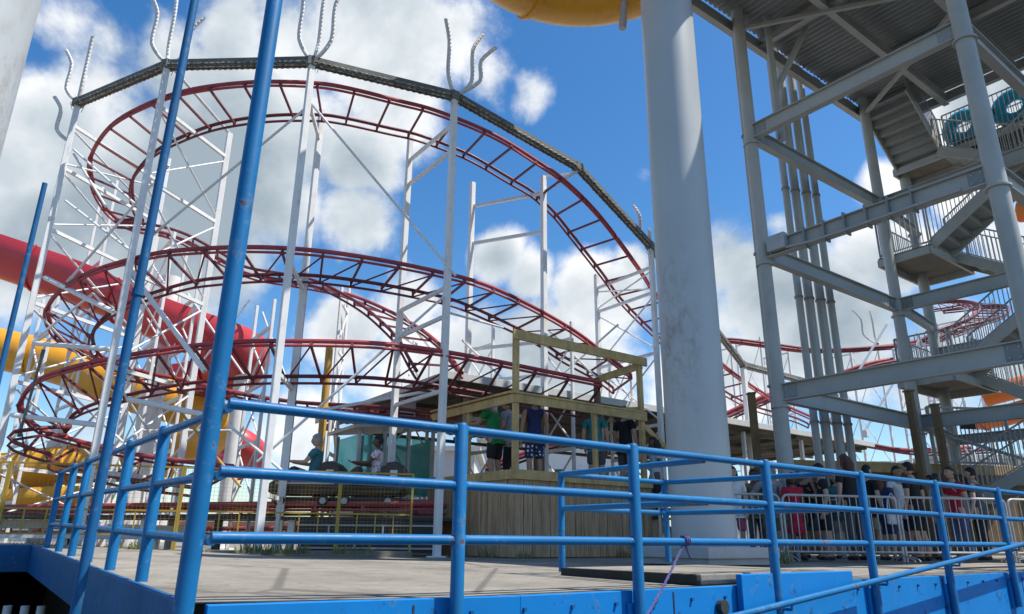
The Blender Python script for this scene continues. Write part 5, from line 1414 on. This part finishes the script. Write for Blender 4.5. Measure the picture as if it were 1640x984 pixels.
queue = [
    (1183, 13.6, 1.62, 0, 'brown', .16, 'white', 'pink', 'shorts', True, None, 170, {}, 'person with long brown hair, white shirt and pink shorts right beside the big column'),
    (1242, 13.9, 1.66, 3, 'brown', 0, 'grey', 'khaki', 'shorts', False, None, 175, {'l': 'hip'}, 'person in a grey shirt facing the camera behind the barrier'),
    (1250, 15.2, 1.80, 0, 'grey', 0, 'darkgrey', 'denim', 'pants', False, 'lightblue', 20, {}, 'person in a pale blue cap at the back of the queue'),
    (1279, 13.4, 1.50, 2, 'black', .10, 'red', 'red', 'dress', True, None, 185, {}, 'child in a bright red dress behind the barrier'),
    (1304, 14.5, 1.72, 1, 'brown', 0, 'black', 'darkgrey', 'shorts', False, None, 120, {'r': 'bent'}, 'person in black half hidden behind the child in red'),
    (1330, 13.5, 1.68, 0, 'black', 0, 'black', 'black', 'shorts', False, None, 75, {'l': 'up'}, 'teenager in a black shirt and black shorts turned to the left'),
    (1374, 13.6, 1.86, 0, 'auburn', .05, 'black', 'darkgrey', 'pants', False, None, 20, {'l': 'bent'}, 'tall person in a black shirt with auburn hair, tallest in the queue'),
    (1403, 13.9, 1.70, 3, 'black', 0, 'black', 'beige', 'shorts', False, None, -70, {'r': 'hip'}, 'person in a black shirt and beige shorts with arm on hip'),
    (1427, 13.7, 1.52, 0, 'auburn', .18, 'navy', 'navy', 'shorts', True, None, -60, {'r': 'bent'}, 'child with long auburn hair in navy carrying a white bag'),
    (1478, 13.7, 1.74, 0, 'black', 0, 'black', 'black', 'shorts', False, None, 30, {}, 'person in a black shirt with bare legs behind the railing post'),
    (1216, 14.9, 1.70, 2, 'black', 0, 'khaki', 'darkgrey', 'pants', False, None, 190, {}, 'person in a khaki shirt standing back beside the left railing post'),
    (1352, 14.8, 1.64, 3, 'brown', .14, 'teal', 'beige', 'shorts', True, None, 150, {'l': 'bent'}, 'person in a teal shirt with long brown hair behind the tallest figure'),
    (1452, 14.9, 1.78, 1, 'black', 0, 'white', 'navy', 'shorts', False, None, 200, {}, 'person in a white shirt and navy shorts behind the child with the white bag'),
    (1545, 13.9, 1.68, 0, 'brown', 0, 'red', 'denim', 'pants', False, None, 100, {'r': 'bent'}, 'person in a red shirt and blue trousers right of the bare barrier'),
    (1580, 14.6, 1.74, 3, 'black', 0, 'darkgrey', 'black', 'pants', False, None, 40, {}, 'person in dark grey at the far right before the loading dock'),
    (1512, 14.8, 1.60, 1, 'black', .1, 'lightblue', 'denim', 'pants', True, None, 60, {}, 'person in a pale blue shirt and blue trousers near the loading dock')]
for k, (px, Y, h, sk, hr, hl, tp, bt, bo, fem, cap, yw, ar, lab) in enumerate(queue):
    person(lab, q(px, Y), radians(yw), h, sk, hr, hl, tp, bt, bo, 'stand', QG, fem, cap, True, .03, ar, seed=20 + k)
# the white bag the child carries
p = q(1440, 13.45); t = thing('shoulder_bag', 'small white shoulder bag carried beside the child in navy', 'bag', p + V3((0, 0, .62)))
b = MB(); b.box(p + V3((0, 0, .74)), (.26, .09, .22)); b.build('body', CL['white'], t, bevel=.03)
b = MB(); b.tube([p + V3((-.11, 0, .84)), p + V3((-.08, 0, 1.06)), p + V3((.0, 0, 1.18)), p + V3((.08, 0, 1.06)), p + V3((.11, 0, .84))], .012, 6); b.build('strap', CL['white'], t, smooth=True)

# ------------------------------------------------------------------ weeds along the concrete
b = MB(); rnd = random.Random(3)
def tuft(c, n, h, spread):
    for _ in range(n):
        a = rnd.uniform(0, 2 * pi); r = spread * sqrt(rnd.random()); p = V3(c) + V3((r * cos(a), r * sin(a), 0)); hh = h * rnd.uniform(.35, 1.1)
        tip = p + V3((rnd.uniform(-.5, .5) * hh, rnd.uniform(-.5, .5) * hh, hh)); w = .008; sdv = V3((cos(a + 1), sin(a + 1), 0)) * w
        mid = p.lerp(tip, .55) + V3((0, 0, hh * .12))
        b.add([p - sdv, p + sdv, mid + sdv * .7, mid - sdv * .7, tip], [(0, 1, 2, 3), (3, 2, 4)])
for k in range(30): tuft(fa.lerp(fb, rnd.uniform(.15, 1.0)) + V3((rnd.uniform(-.2, .2), -rnd.uniform(.3, .9), gz(0, 8) * .4)), 26, .20, .16)
for k in range(9): tuft(BG(rnd.uniform(-.1, 3.6), -rnd.uniform(.05, .18), 0.0), 30, .17, .16)
for k in range(3): tuft(CXY + U * (.95 + .1 * k) - W * rnd.uniform(.35, .6), 34, .24, .16)
tuft(BG(-.1, .6), 30, .2, .2)
tag(b.build('weeds', M['grass']), kind='stuff')
